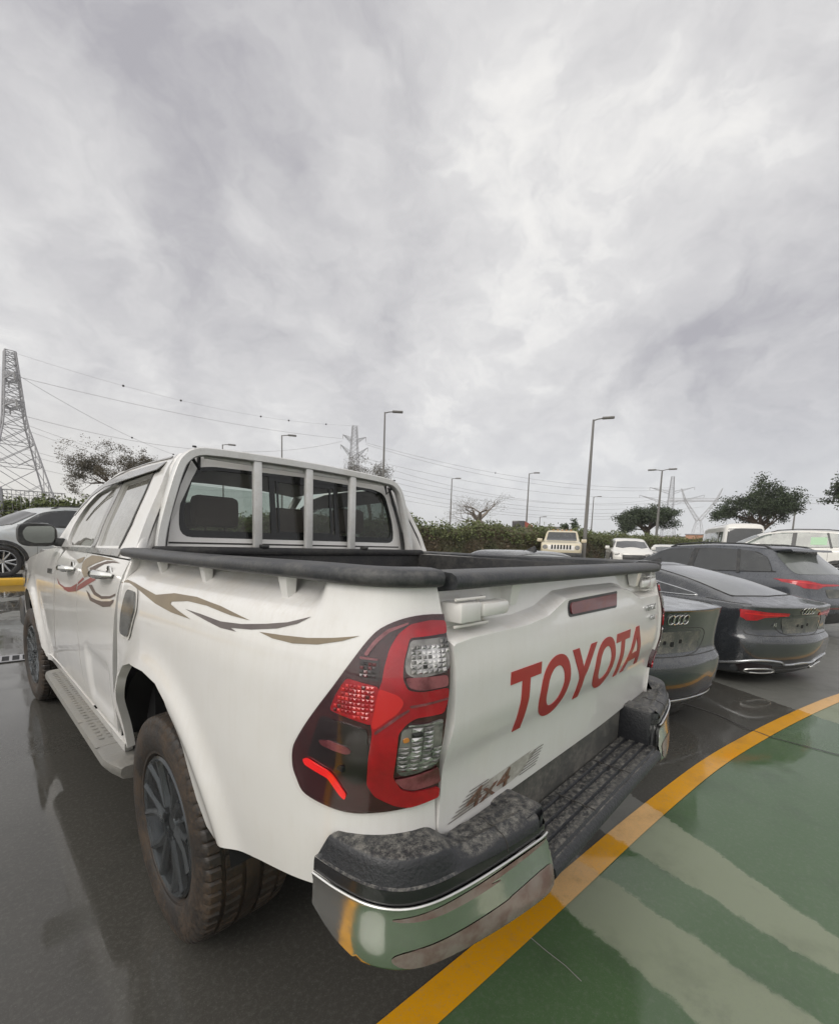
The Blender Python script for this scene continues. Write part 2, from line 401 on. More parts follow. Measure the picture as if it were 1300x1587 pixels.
def sweep(frames, sec, closed_sec=True):
    """frames: (origin, xdir, zdir) ; sec: 2-D section"""
    V = []; n = len(sec); L = len(frames)
    for o, x, z in frames:
        for a, b in sec: V.append(Vector(o)+Vector(x)*a+Vector(z)*b)
    F = []
    for i in range(L-1):
        for k in range(n if closed_sec else n-1): F.append([i*n+k, i*n+(k+1) % n, (i+1)*n+(k+1) % n, (i+1)*n+k])
    if closed_sec: F += [list(range(n))[::-1], [(L-1)*n+k for k in range(n)]]
    return V, F

class Spl:
    """monotone cubic interpolation"""
    def __init__(s, pts):
        pts = sorted(pts); s.x = np.array([p[0] for p in pts], float); s.y = np.array([p[1] for p in pts], float)
        h = np.diff(s.x); d = np.diff(s.y)/h; m = np.zeros(len(s.x)); m[0] = d[0]; m[-1] = d[-1]
        for i in range(1, len(m)-1):
            m[i] = 0 if d[i-1]*d[i] <= 0 else 2*d[i-1]*d[i]/(d[i-1]+d[i])
        s.m = m; s.h = h
    def __call__(s, v):
        v = min(max(v, s.x[0]), s.x[-1]); i = min(max(int(np.searchsorted(s.x, v))-1, 0), len(s.h)-1)
        t = (v-s.x[i])/s.h[i]; h = s.h[i]; t2 = t*t; t3 = t2*t
        return (2*t3-3*t2+1)*s.y[i]+(t3-2*t2+t)*h*s.m[i]+(-2*t3+3*t2)*s.y[i+1]+(t3-t2)*h*s.m[i+1]
def sst(a, b, v):
    t = min(max((v-a)/(b-a), 0.0), 1.0); return t*t*(3-2*t)
# ---- pickup surfaces (x lateral, y forward, z up, origin under the rear axle)
WB = Spl([(.40,.875),(.50,.895),(.60,.908),(.75,.921),(.90,.925),(1.05,.923),(1.14,.915),(1.22,.898),(1.28,.872),(1.34,.845)])       # cab lower side
WG = Spl([(1.26,.876),(1.34,.843),(1.45,.800),(1.58,.738),(1.68,.690),(1.73,.658),(1.77,.615),(1.80,.55)])                             # greenhouse
WBED = Spl([(.50,.897),(.60,.908),(.75,.921),(.90,.925),(1.08,.921),(1.15,.913),(1.22,.895),(1.28,.872),(1.34,.850)])
RECZ = Spl([(1.10,0),(1.205,0),(1.228,.010),(1.252,.036),(1.272,.050),(1.34,.052)])
REARP = Spl([(.5,-.004),(.79,0.0),(.88,.002),(.93,.006),(.99,.022),(1.04,.030),(1.12,.030),(1.18,.024),(1.24,.012),(1.34,0.0)])   # rear face bulge
PATH = [(-.925,.56),(-.925,.30),(-.925,0.0),(-.921,-.35),(-.910,-.60),(-.893,-.76),(-.872,-.86),(-.842,-.94),(-.802,-1.0),(-.755,-1.037),(-.70,-1.055),(-.66,-1.06)]
def _dense(P, n=12):
    P = [np.array(p, float) for p in P]; out = []
    for i in range(len(P)-1):
        a = P[max(i-1,0)]; b = P[i]; c = P[i+1]; d = P[min(i+2,len(P)-1)]
        for k in range(n):
            t = k/n; out.append(.5*((2*b)+(c-a)*t+(2*a-5*b+4*c-d)*t*t+(3*b-a-3*c+d)*t**3))
    out.append(P[-1]); return np.array(out)
_PP = _dense(PATH); _PS = np.concatenate([[0], np.cumsum(np.linalg.norm(np.diff(_PP, axis=0), axis=1))])
SMAX = float(_PS[-1])
def path_at(s):
    x = np.interp(s, _PS, _PP[:,0]); y = np.interp(s, _PS, _PP[:,1])
    x2 = np.interp(s+.02, _PS, _PP[:,0]); y2 = np.interp(s+.02, _PS, _PP[:,1]); x1 = np.interp(s-.02, _PS, _PP[:,0]); y1 = np.interp(s-.02, _PS, _PP[:,1])
    tx, ty = x2-x1, y2-y1; l = math.hypot(tx, ty) or 1
    return x, y, ty/l, -tx/l          # outward normal (left of travel direction reversed)
def arch_d(y, z, yc):
    return math.hypot(y-yc, (z-.40)*1.0)
def S_bed(s, z):
    x, y, nx, ny = path_at(s)
    wr = sst(1.30, 1.62, s)                         # how much this is the rear face
    ins = (.925-WBED(z))*(1-.75*wr)
    rec = sst(.10,.16,s)*(1-sst(1.36,1.44,s))
    ins += RECZ(z-.028*min(max(s/1.3,0),1.1))*rec
    ins -= REARP(z)*wr
    r = arch_d(y, z, -.01)
    ins -= .020*math.exp(-((r-.545)/.055)**2)*(1-wr)
    return np.array([x-nx*ins, y-ny*ins, z])
def S_cab(y, z):
    w = WB(z)
    if z > 1.26: w = WG(z) if z > 1.34 else WB(z)
    if y > 2.0 and z < 1.4: w -= .035*((y-2.0)/1.9)**2*sst(1.4,1.2,z) if z>1.2 else .035*((y-2.0)/1.9)**2
    r = arch_d(y, z, 3.085)
    w += .035*math.exp(-((r-.53)/.07)**2) if z < 1.1 else 0
    # sculpted recess low on the doors, swept up over the rear arch
    g = sst(.0,.05,.80-z+.10*sst(.9,.6,y))*(1-sst(.55,.50,z)*0) * sst(.50,.56,y)*(1-sst(2.2,2.5,y))
    w -= .014*sst(.86,.80,z)*(1-sst(.62,.56,z))*sst(.56,.64,y)*(1-sst(1.0,1.06,y))
    return np.array([-w, y, z])
def zch(x):
    """lower edge of the tailgate's top channel"""
    return float(np.interp(x, [-.72,-.62,-.40,-.285,-.175,0,.30,.385,.485,.72],[1.206,1.214,1.214,1.226,1.261,1.265,1.263,1.249,1.216,1.214]))
def S_gate(x, z):
    y = -1.062 - REARP(z) + .014*sst(.1,.75,x)
    k = sst(zch(x)-.003, zch(x)+.016, z)
    y += .040*k; y -= .003*math.exp(-((z-zch(x)+.006)/.008)**2)
    y -= .012*(1-sst(.0,.12, abs(x)-.0))*0
    return np.array([x, y, z])
def S_back(x, z):
    y = .53+.09*max(0, z-1.34)*.4 + .02*(abs(x)/.65)**2 + .05*sst(.60,.72,abs(x))
    return np.array([x, y, z])

# ================================================================ SETTING
def gmat():
    m = bpy.data.materials.new('floor_coating'); m.use_nodes = True; t = NT(m.node_tree); MATS['floor_coating'] = m
    o = t.new('ShaderNodeOutputMaterial'); b = t.new('ShaderNodeBsdfPrincipled'); t.link(b.outputs[0], o.inputs[0])
    tc = t.new('ShaderNodeTexCoord'); P = tc.outputs['Object']; x, y, z = t.xyz(P)
    at = t.new('ShaderNodeAttribute'); at.attribute_name = 'zone'; zone = at.outputs['Fac']      # 0 grey floor, 1 green floor, 2 yellow line
    wob = t.m('MULTIPLY', t.m('SUBTRACT', t.noise(P, 7.0, 6, .7), .5), .10); wob2 = t.m('MULTIPLY', t.m('SUBTRACT', t.noise(P, 40, 3, .6), .5), .03)
    xw = t.m('ADD', t.m('ADD', x, wob), wob2); yy = t.m('ADD', y, .95)
    def band(c0, cs, w0, ws, e=.014):
        c = t.m('ADD', t.m('MULTIPLY', yy, cs), c0); w = t.m('ADD', t.m('MULTIPLY', yy, ws), w0)
        d_ = t.m('SUBTRACT', w, t.m('ABSOLUTE', t.m('SUBTRACT', xw, c))); return t.ramp(d_, -e, e)
    lim = t.ramp(y, -.55, -.75, 0, 1)
    dry = t.m('MAXIMUM', band(1.015,.377,.225,.15), band(.37,.227,.14,-.04))
    dry = t.m('MULTIPLY', dry, lim)
    b3 = t.ramp(t.m('SUBTRACT', xw, t.m('ADD', t.m('MULTIPLY', yy, .62), 4.20)), -.01, .01); dry = t.m('MAXIMUM', dry, t.m('MULTIPLY', b3, t.ramp(y, 1.0, .5)))
    big = t.noise(P, .45, 4, .55); fine = t.noise(P, 60, 3, .6); mid = t.noise(P, 3.2, 5, .6)
    far = t.ramp(y, 6.0, 9.0)
    dry2 = t.m('MULTIPLY', t.ramp(big, .52, .56), far)
    dry = t.m('MAXIMUM', dry, dry2)
    grey = t.mix(dry, (.064,.061,.054), (.135,.135,.122)); grey = t.mix(t.ramp(mid, .35, .7, 0, .45), grey, (.085,.083,.077)) if False else grey
    green = t.mix(dry, (.072,.122,.058), (.215,.245,.165)); yel = t.mix(dry, (.66,.31,.010), (.66,.40,.16))
    worn = t.ramp(t.noise(P, 11, 8, .75), .56, .68, 0, .35); yel = t.mix(worn, yel, (.33,.20,.05))
    c = t.mix(t.ramp(zone, .4, .6), grey, green); c = t.mix(t.ramp(zone, 1.4, 1.6), c, yel)
    c = t.mix(t.ramp(fine, .45, .75, 0, .16), c, (.20,.20,.18)); c = t.mix(t.ramp(t.noise(P, 230, 2, .5), .58, .70, 0, .35), c, (.16,.16,.145)); c = t.mix(t.ramp(t.noise(P, 1.3, 8, .7), .56, .66, 0, .22), c, (.025,.026,.022)); c = t.mix(t.ramp(mid, .50, .72, 0, .22), c, (.03,.035,.03))
    t.link(c, b.inputs['Base Color'])
    rough = t.m('ADD', t.m('ADD', .03, t.m('MULTIPLY', dry, .36)), t.ramp(mid, .40, .66, 0, .13)); t.link(rough, b.inputs['Roughness'])
    b.inputs['IOR'].default_value = 1.52
    bn = t.new('ShaderNodeBump'); bn.inputs['Strength'].default_value = .22; bn.inputs['Distance'].default_value = .0035
    hgt = t.m('ADD', t.m('MULTIPLY', fine, t.m('ADD', .10, t.m('MULTIPLY', dry, .5))), t.m('MULTIPLY', t.noise(P, 9, 4, .55), .28)); t.link(hgt, bn.inputs['Height']); t.link(bn.outputs[0], b.inputs['Normal'])
gmat()
LINE = crom([(-9,.35),(-4,-.38),(-1.9,-.66),(-.95,-.79),(.197,-.922),(1.098,-1.018),(2.041,-1.145),(2.904,-1.318),(3.6,-1.482),(4.206,-1.640),(4.75,-1.80),(6.2,-2.28),(9,-3.35),(14,-5.6)], 8, False)   # centre of the yellow line
def zsheet(name, V, F, zone):
    me = bpy.data.meshes.new(name); me.from_pydata(V, [], F); a = me.attributes.new('zone', 'FLOAT', 'POINT'); a.data.foreach_set('value', [float(zone)]*len(V)); o = link(name, me, 'floor_coating'); o['kind'] = 'structure'; return o
zsheet('parking_floor', [(-60,-40,0),(70,-40,0),(70,13.3,0),(-60,13.3,0)], [[0,1,2,3]], 0)
mesh('ground', [(-900,-900,-.06),(900,-900,-.06),(900,900,-.06),(-900,900,-.06)], [[0,1,2,3]], 'concrete', None, 0)['kind'] = 'structure'
mesh('far_ground', [(-60,13.6,.02),(70,13.6,.02),(70,60,.02),(-60,60,.02)], [[0,1,2,3]], 'concrete', None, 0)['kind'] = 'structure'
V = []; F = []
for x, y in LINE: V += [(x, y-.03, .004), (x, -40, .004)]
F = [[2*i, 2*i+1, 2*i+3, 2*i+2] for i in range(len(LINE)-1)]; zsheet('green_floor', V, F, 1)
V = []
for i, (x, y) in enumerate(LINE):
    a = LINE[max(i-1,0)]; b = LINE[min(i+1,len(LINE)-1)]; tx, ty = b[0]-a[0], b[1]-a[1]; l = math.hypot(tx, ty); nx, ny = -ty/l, tx/l; w = .055
    V += [(x+nx*w, y+ny*w, .008), (x-nx*w, y-ny*w, .008)]
zsheet('yellow_line', V, [[2*i, 2*i+1, 2*i+3, 2*i+2] for i in range(len(LINE)-1)], 2)
# expansion joints
def ribbon(name, P, w, z, m):
    V = []
    for i, (x, y) in enumerate(P):
        a = P[max(i-1,0)]; b = P[min(i+1,len(P)-1)]; tx, ty = b[0]-a[0], b[1]-a[1]; l = math.hypot(tx, ty); V += [(x-ty/l*w, y+tx/l*w, z), (x+ty/l*w, y-tx/l*w, z)]
    o = mesh(name, V, [[2*i, 2*i+1, 2*i+3, 2*i+2] for i in range(len(P)-1)], m, None, 0); o['kind'] = 'structure'; return o
ribbon('expansion_joint', crom([(3.35,2.2),(3.24,-.59),(2.95,-1.26),(2.88,-1.80),(2.85,-5)], 6, False), .006, .0095, 'seam')
ribbon('expansion_joint', [(-.004,-.955),(-.012,-1.02),(-.016,-1.09),(-.03,-1.15)], .0014, .0095, 'concrete')
# yellow kerb and the ground behind it
mb = MB(); mb.rbox(-40, 26, 13.2, 13.62, -.05, .16, .02); k_ = mb.build('kerb', 'kerb_yellow', None); k_['kind'] = 'structure'
# drain grate
g = thing('drain_grate', 'slotted steel drain grate set in the wet floor at the left edge', 'drain grate', (-1.1,4.6,.006), R(-5))
mb = MB(); mb.box(-1.4,.38,0,.30,-.002,.002); mb.build('grate_slot_bed', 'dark_void', g, 0)
mb = MB()
for y0, y1 in ((0,.03),(.27,.30)): mb.box(-1.4,.38,y0,y1,.002,.008)
for k in range(22): mb.box(-1.4+k*.0835,-1.375+k*.0835,.03,.27,.002,.007)
mb.build('grate_frame', 'steel_pale', g, 0)
# ---------------------------------------------------------------- plants
def leaves(n, fn, size, asp=.5, rg=random):
    V = []; F = []
    for _ in range(n):
        r = fn()
        if r is None: continue
        c = Vector(r); a = Vector((rg.gauss(0,1), rg.gauss(0,1), rg.gauss(0,.7))).normalized(); b = a.cross(Vector((rg.gauss(0,1), rg.gauss(0,1), rg.gauss(0,1)))).normalized(); s = size*rg.uniform(.6,1.4); i = len(V)
        V += [c-a*s*.5, c+b*s*asp*.5, c+a*s*.5, c-b*s*asp*.5]; F.append([i,i+1,i+2,i+3])
    return V, F
def smesh(name, V, F, m, parent=None):
    me = bpy.data.meshes.new(name); me.from_pydata([tuple(v) for v in V], [], F); return link(name, me, m, parent)
def hedge(name, label, path, ztop, wid, n, seed, parts=True):
    rg = random.Random(seed); T = thing(name, label, 'hedge'); L = [math.hypot(b[0]-a[0], b[1]-a[1]) for a, b in zip(path, path[1:])]; tot = sum(L)
    def pos(s, off):
        for (a, b), l in zip(zip(path, path[1:]), L):
            if s <= l or (a, b) == (path[-2], path[-1]): u = s/l; return a[0]+(b[0]-a[0])*u-(b[1]-a[1])/l*off, a[1]+(b[1]-a[1])*u+(b[0]-a[0])/l*off
            s -= l
    def zt(s): return ztop+.13*math.sin(s*1.3+seed)+.10*math.sin(s*3.7)+.07*math.sin(s*9.1)
    mb = MB(); st = 40
    V = []; F = []
    for i in range(st+1):
        s = tot*i/st
        for off, z in ((-wid*.42,0),(-wid*.42,.8*zt(s)),(0,zt(s)-.22),(wid*.42,.8*zt(s)),(wid*.42,0)): x, y = pos(s, off); V.append((x, y, z))
    for i in range(st):
        for k in range(4): F.append([i*5+k, i*5+k+1, i*5+6+k, i*5+5+k])
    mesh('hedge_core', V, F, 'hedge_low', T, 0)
    def low():
        s = rg.uniform(0, tot); x, y = pos(s, rg.choice((-1,-1,1))*wid*rg.uniform(.38,.54)); return x, y, rg.uniform(.1, zt(s)*.78)
    def top():
        s = rg.uniform(0, tot); o = rg.uniform(-.56,.56); z = zt(s)*(1-.26*abs(o)/.56)+rg.uniform(-.22,.08)+(.22*rg.random() if rg.random() < .06 else 0)
        if rg.random() < .45: o = -abs(o)-.05 if abs(o) < .4 else -.54; z = zt(s)*rg.uniform(.62,.93)
        x, y = pos(s, o*wid); return x, y, z
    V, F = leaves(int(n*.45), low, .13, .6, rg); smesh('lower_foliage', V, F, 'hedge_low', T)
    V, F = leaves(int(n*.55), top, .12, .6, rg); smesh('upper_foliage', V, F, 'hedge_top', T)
    return T
def tree(name, label, loc, h, rx, rz_, leafm, barkm, seed, nleaf=9000, lsize=.22, trunk=.35, base_h=.25, flat=.6, bare=False, lean=0.0, twig=4, group=None, gap=.35, fork=5, spread=.62):
    rg = random.Random(seed); T = thing(name, label, 'tree', loc, 0, group); cz = h*(1-flat*.5) ; ch = h*flat*.5
    mb = MB(); tips = []
    def grow(p, d, L, r, lev):
        n = 3; q = Vector(p); P = [q.copy()]; rr = [r]
        for i in range(n):
            d = (d+Vector((rg.gauss(0,.14), rg.gauss(0,.14), rg.gauss(.02,.10)))).normalized(); q = q+d*L/n; P.append(q.copy()); rr.append(r*(1-.45*(i+1)/n))
        mb.tube(P, rr, 6 if lev < 2 else (4 if lev < 4 else 3)); tips.append((q.copy(), lev))
        if lev >= twig: return
        k = rg.choice((2,3,3)) if lev else fork
        for j in range(k):
            an = rg.uniform(0, 6.28) if lev else 6.28*j/k+rg.uniform(-.3,.3); sp = rg.uniform(.35,.85) if lev else rg.uniform(.55,1.05)
            x = d.orthogonal().normalized(); y = d.cross(x); nd = (d*math.cos(sp)+(x*math.cos(an)+y*math.sin(an))*math.sin(sp))
            nd = Vector((nd.x*1.15, nd.y*1.15, nd.z*(.75 if lev else .9)+.10)).normalized(); grow(P[-1] if rg.random() < .7 else P[-2], nd, L*rg.uniform(.62,.86), rr[-1]*.72, lev+1)
    th = h*base_h; P = [Vector((0,0,0)), Vector((lean*.4,.05,th*.5)), Vector((lean,0,th))]; mb.tube(P, [trunk*1.25, trunk, trunk*.85], 8)
    L0 = (h-th)*.40; grow(Vector((lean,0,th)), Vector((lean*.3,0,1)).normalized(), L0*.35, trunk*.8, 0)
    # scale branches into the wanted crown
    tp = [t_[0] for t_ in tips]; mx = max(max(abs(t_.x-lean), abs(t_.y)) for t_ in tp); mz = max(t_.z for t_ in tp)
    def fit(v):
        v = Vector(v)
        if v.z <= th: return v
        f_ = min(1, (v.z-th)/(mz-th)*3+.15); return Vector((lean+(v.x-lean)*(1+(rx/mx-1)*f_), v.y*(1+(rx/mx-1)*f_), th+(v.z-th)*(h-th)/(mz-th)))
    mb.V = [tuple(fit(v)) for v in mb.V]; mb.build('trunk', barkm, T, 60)
    ends = [fit(t_[0]) for t_ in tips if t_[1] >= max(2, twig-1)]
    if nleaf:
        def f():
            e = rg.choice(ends); s = rx*.075+.10; s *= spread; q = e+Vector((rg.gauss(0,s), rg.gauss(0,s), rg.gauss(-.02,s*.55))); return q
        V, F = leaves(nleaf, f, lsize, .5, rg); smesh('crown', V, F, leafm, T)
    return T
def pol(az, d): return CAM.x+d*math.sin(R(az)), CAM.y+d*math.cos(R(az))
hedge('hedge', 'long clipped hedge running behind the parked cars in the middle and right of the picture', [pol(17,20.8),pol(33,21),pol(45,21.5),pol(52,23),pol(59,25.5),pol(67,32),pol(72,38),pol(78,47),pol(84,62)], 2.58, 1.3, 60000, 1)
hedge('hedge', 'loose bushy hedge behind the silver car at the far left', [pol(-12,22),pol(2,21.2),pol(9,20.5),pol(16.6,20.6)], 2.66, 1.6, 26000, 2)
x, y = pol(3.4, 20.2); fe = thing('rail_fence', 'grey railing just showing above the hedge behind the silver car', 'fence', (x,y,0), R(-6))
mb = MB()
for k in range(16): mb.bar((k*.11,0,1.9),(k*.11,0,2.72),.012)
mb.build('railing_bar', 'steel_pale', fe); mb = MB(); mb.bar((-.05,0,2.70),(1.75,0,2.70),.022); mb.bar((-.05,0,2.0),(1.75,0,2.0),.022); mb.build('railing_rail', 'steel_pale', fe); mb = MB(); mb.rbox(-.12,.10,-.06,.06,0,2.78,.02); mb.build('gate_post', 'steel_pale', fe)
def at(az, d, z=0): x, y = pol(az, d); return (x, y, z)
tree('acacia_tree', 'wide thorny acacia with sparse twiggy crown behind the pickup cab on the left', at(13.0,27), 6.1, 2.45, 0, 'leaf_brown', 'bark', 11, 20000, .065, .15, .38, .5, twig=7, fork=7, spread=.35)
tree('acacia_tree', 'low twiggy tree peeping over the right end of the pickup roll bar', at(40.6,30), 7.05, 2.5, 0, 'leaf_brown', 'bark', 12, 9000, .07, .12, .40, twig=6)
tree('bare_tree', 'leafless pale tree standing above the middle of the hedge', at(55.0,34), 5.6, 2.8, 0, 'leaf_brown', 'bark_pale', 13, 1500, .06, .20, .42, twig=6)
tree('umbrella_tree', 'dense dark rounded tree with flat base above the hedge left of the tall double lamp', at(74.0,52), 6.0, 2.75, 0, 'leaf_dark', 'bark', 14, 30000, .17, .20, .34, twig=5, fork=9, spread=.95)
tree('big_tree', 'largest tree with broad dark crown and leaning limbs behind the minibus', at(83.9,45), 7.5, 3.15, 0, 'leaf_dark', 'bark', 15, 21000, .15, .30, .24, twig=6, fork=7, lean=.3)
tree('big_tree', 'dark tree cut off by the right edge of the picture', at(91.5,40), 7.6, 2.0, 0, 'leaf_dark', 'bark', 16, 9000, .16, .22, .25, twig=5)
tree('garden_shrub', 'small leafy bush rising just over the hedge beside the cab', at(44.8,24.5), 2.95, .8, 0, 'leaf_olive', 'bark', 17, 900, .14, .06, .5, twig=3)
tree('garden_shrub', 'small dark bush above the hedge left of the tallest lamp post', at(65.6,36), 3.5, .75, 0, 'leaf_dark', 'bark', 18, 900, .16, .07, .5, twig=3)
# ---------------------------------------------------------------- lamp posts
def lamp_post(loc, h, rz, double, label, r=.075):
    T = thing('street_lamp', label, 'street lamp', loc, rz, 'street lamps beyond the hedge')
    mb = MB(); mb.tube([(0,0,0),(0,0,h*.5),(0,0,h)], [r*1.25, r, r*.6], 10); mb.lathe([(0,.001),(0,r*2),(.5,r*1.7),(.52,r)], 12, 'Z'); mb.build('pole', 'pole_grey', T)
    for sg in ((-1, 1) if double else (1,)):
        mb = MB(); mb.tube([(0,0,h-.05),(sg*.25,0,h+.02),(sg*.55,0,h+.05)], .035, 6); a = mb.build('arm', 'pole_grey', T)
        mb = MB(); x0, x1 = sorted((sg*.45, sg*1.10)); mb.rbox(x0, x1, -.14, .14, h, h+.11, .04); mb.build('lamp_head', 'pole_grey', T)
def LP(az, el, d, dbl, label, rz=None, r=.075):
    h = CAM.z+d*math.tan(R(el)); lamp_post(at(az, d), h, R(-az) if rz is None else rz, dbl, label, r)
LP(67.25,14.6,28,False,'tallest single-arm street lamp, standing right behind the beige off-roader',r=.10)
LP(42.1,15.6,28,False,'single-arm street lamp rising above the right end of the pickup roof')
LP(29.7,12.1,37,False,'slim street lamp rising above the middle of the pickup roof')
LP(23.1,10.4,44,False,'street lamp whose head alone peeps over the left end of the pickup roof')
LP(50.8,8.1,55,False,'short looking street lamp left of the bare tree',r=.09)
LP(60.3,8.8,50,False,'street lamp standing right of the bare tree beside the red lorry load',r=.09)
LP(67.9,6.0,72,False,'distant small street lamp just right of the tallest one',r=.10)
LP(74.8,8.8,44,True,'double-arm street lamp rising in front of the dark umbrella tree',r=.10)
LP(61.9,3.6,80,False,'tiny far street lamp left of the beige off-roader',r=.10); LP(86.6,4.3,70,False,'tiny far street lamp below the right half of the big tree',r=.12)
LP(53.0,4.2,85,False,'tiny far street lamp just left of the bare tree trunk',r=.10)
# ---------------------------------------------------------------- pylons
def pylon(loc, rz, H, B, label, arms, waist=.55, t=.10, name='pylon', top=.14, peak=True, mt='galvanised'):
    T = thing(name, label, 'pylon', loc, rz); mb = MB()
    def hw(z): u = z/H; return B*(1-u/waist)+B*top*(u/waist) if u < waist else B*top*(1-.55*(u-waist)/(1-waist))
    zs = [0]; 
    while zs[-1] < H*.985: zs.append(min(H, zs[-1]+max(hw(zs[-1])*1.25, H*.028)))
    for a, b in zip(zs, zs[1:]):
        wa, wb = hw(a), hw(b); ca = [(-wa,-wa,a),(wa,-wa,a),(wa,wa,a),(-wa,wa,a)]; cb = [(-wb,-wb,b),(wb,-wb,b),(wb,wb,b),(-wb,wb,b)]
        for i in range(4):
            j = (i+1) % 4; mb.bar(ca[i], cb[i], t); mb.bar(ca[i], cb[j], t*.5); mb.bar(ca[j], cb[i], t*.5); mb.bar(cb[i], cb[j], t*.55)
            if wa > 2:
                m_ = (Vector(ca[i])+Vector(ca[j]))/2; mb.bar(m_, (Vector(ca[i])+Vector(cb[i]))/2, t*.4); mb.bar(m_, (Vector(ca[j])+Vector(cb[j]))/2, t*.4)
    mb.build('tower', mt, T, 0)
    for z, l, dz in arms:
        w = hw(z)
        for sg in (-1, 1):
            mb = MB(); tip = Vector((sg*l, 0, z+dz)); n = 5
            for yy in (-w, w):
                a = Vector((sg*w, yy, z)); b = Vector((sg*w, yy, z+H*.035)); mb.bar(a, tip, t*.8); mb.bar(b, tip, t*.8)
                for k in range(n): p0 = a.lerp(tip, k/n); p1 = b.lerp(tip, (k+.5)/n); p2 = a.lerp(tip, (k+1)/n); mb.bar(p0, p1, t*.45); mb.bar(p1, p2, t*.45)
            for k in range(1, n): p0 = Vector((sg*w,-w,z)).lerp(tip, k/n); p1 = Vector((sg*w,w,z)).lerp(tip, k/n); mb.bar(p0, p1, t*.4)
            c = mb.build('cross_arm', mt, T, 0)
            mb = MB(); mb.bar(tip, tip-Vector((0,0,H*.035)), t*1.1); mb.build('insulator', 'cable', c, 0)
    return T
def ypylon(loc, rz, H, label):
    T = thing('pylon', label, 'pylon', loc, rz); mb = MB(); t = .075; h1 = H*.50; B = H*.12
    def legs(a, b, n, wa, wb):
        a, b = Vector(a), Vector(b)
        for k in range(n):
            p, q = a.lerp(b, k/n), a.lerp(b, (k+1)/n); w0, w1 = wa+(wb-wa)*k/n, wa+(wb-wa)*(k+1)/n
            cs = [(-1,-1),(1,-1),(1,1),(-1,1)]
            for i in range(4):
                c0, c1 = cs[i], cs[(i+1) % 4]; P0 = p+Vector((c0[0]*w0,c0[1]*w0,0)); Q0 = q+Vector((c0[0]*w1,c0[1]*w1,0)); Q1 = q+Vector((c1[0]*w1,c1[1]*w1,0)); P1 = p+Vector((c1[0]*w0,c1[1]*w0,0))
                mb.bar(P0,Q0,t); mb.bar(P0,Q1,t*.5); mb.bar(P1,Q0,t*.5)
    legs((0,0,0),(0,0,h1),7,B,B*.28)
    for sg in (-1, 1): legs((0,0,h1),(sg*H*.20,0,H*.80),5,B*.22,B*.12); legs((sg*H*.20,0,H*.80),(sg*H*.27,0,H*.99),3,B*.12,.1)
    z = H*.80
    for yy in (-.8, .8):
        for zz_ in (z, z+1.2): mb.bar((-H*.46,yy*(.2),z+.3 if zz_ > z else z),(H*.46,yy*.2,z+.3 if zz_ > z else z),t*.8); mb.bar((-H*.42,yy,zz_),(H*.42,yy,zz_),t*.7)
        for k in range(30): x0 = -H*.42+k*H*.028; mb.bar((x0,yy,z),(x0+H*.014,yy,z+1.2),t*.4); mb.bar((x0+H*.014,yy,z+1.2),(x0+H*.028,yy,z),t*.4)
    mb.build('tower', 'galvanised', T, 0); return T
p1 = at(4.85,118); T1 = pylon(p1, R(92), 35.5, 6.3, 'huge lattice pylon cut by the left edge of the picture', [(24.5,4.2,.8),(29.5,3.8,.8)], .62, .15, top=.26, mt='steel_pale')
p2 = at(38.4,150); T2 = pylon(p2, R(-25), 38.5, 4.5, 'small star-headed lattice pylon above the middle of the pickup roof', [(28.5,4.5,3.5),(33,3.8,2.2)], .6, .09, top=.34, mt='steel_pale')
p3 = at(75.9,235); T3 = pylon(p3, R(-65), 35, 3.6, 'wide-armed lattice pylon right of the dark umbrella tree', [(22,13,4.5),(27,9,3.0)], .6, .085, top=.34, mt='steel_pale')
p4 = at(78.7,215); T4 = ypylon(p4, R(-62), 27, 'Y-shaped lattice pylon with a long level crossarm left of the big tree')
# ---------------------------------------------------------------- overhead lines between the pylons
def wire(a, b, sag, r): 
    P = []
    for k in range(25): u = k/24; q = Vector(a).lerp(Vector(b), u); q.z -= 4*sag*u*(1-u); P.append(q)
    return P
def line_set(label, ws, r=.045, balls=()):
    T = thing('power_line', label, 'power line', ws[0][0], 0, 'overhead power lines'); o = Vector(ws[0][0])
    for a, b, s in ws:
        mb = MB(); mb.tube([q-o for q in wire(a, b, s, r)], r, 5); mb.build('cable', 'cable', T, 60)
    for bi, u in balls:
        a, b, s = ws[bi]; q = Vector(a).lerp(Vector(b), u); q.z -= 4*s*u*(1-u); mb = MB(); mb.lathe([(-.26,.001),(-.18,.18),(0,.26),(.18,.18),(.26,.001)], 12, 'Z', q-o); mb.build('marker_ball', 'seam', T, 60)
def pt(az, el, d): x, y = pol(az, d); return (x, y, CAM.z+d*math.tan(R(el)))
line_set('upper pair of overhead cables running from the big left pylon down past the pickup roof', [(pt(5.4,13.9,118),pt(36.8,12.3,150),1.5),(pt(5.4,10.6,117),pt(36.9,12.0,151),5.0),(pt(5.4,14.0,119),pt(24.5,8.0,190),4.0)], .038, [(2,.35),(2,.55)])
line_set('thin topmost earth wire with small round markers, left of the pickup roof', [(pt(4.8,15.9,118),pt(38.9,13.9,150),3.2)], .022, [(0,.22),(0,.36),(0,.60),(0,.70),(0,.85)])
line_set('middle group of overhead cables behind the acacia', [(pt(5.4,9.9,118),pt(22.5,7.0,180),2.0),(pt(5.4,9.4,118),pt(22.5,6.4,180),2.0),(pt(5.4,7.6,118),pt(33,7.3,185),5),(pt(5.4,7.1,118),pt(33,6.8,185),5),(pt(5.4,6.1,118),pt(33,6.2,185),5)], .032)
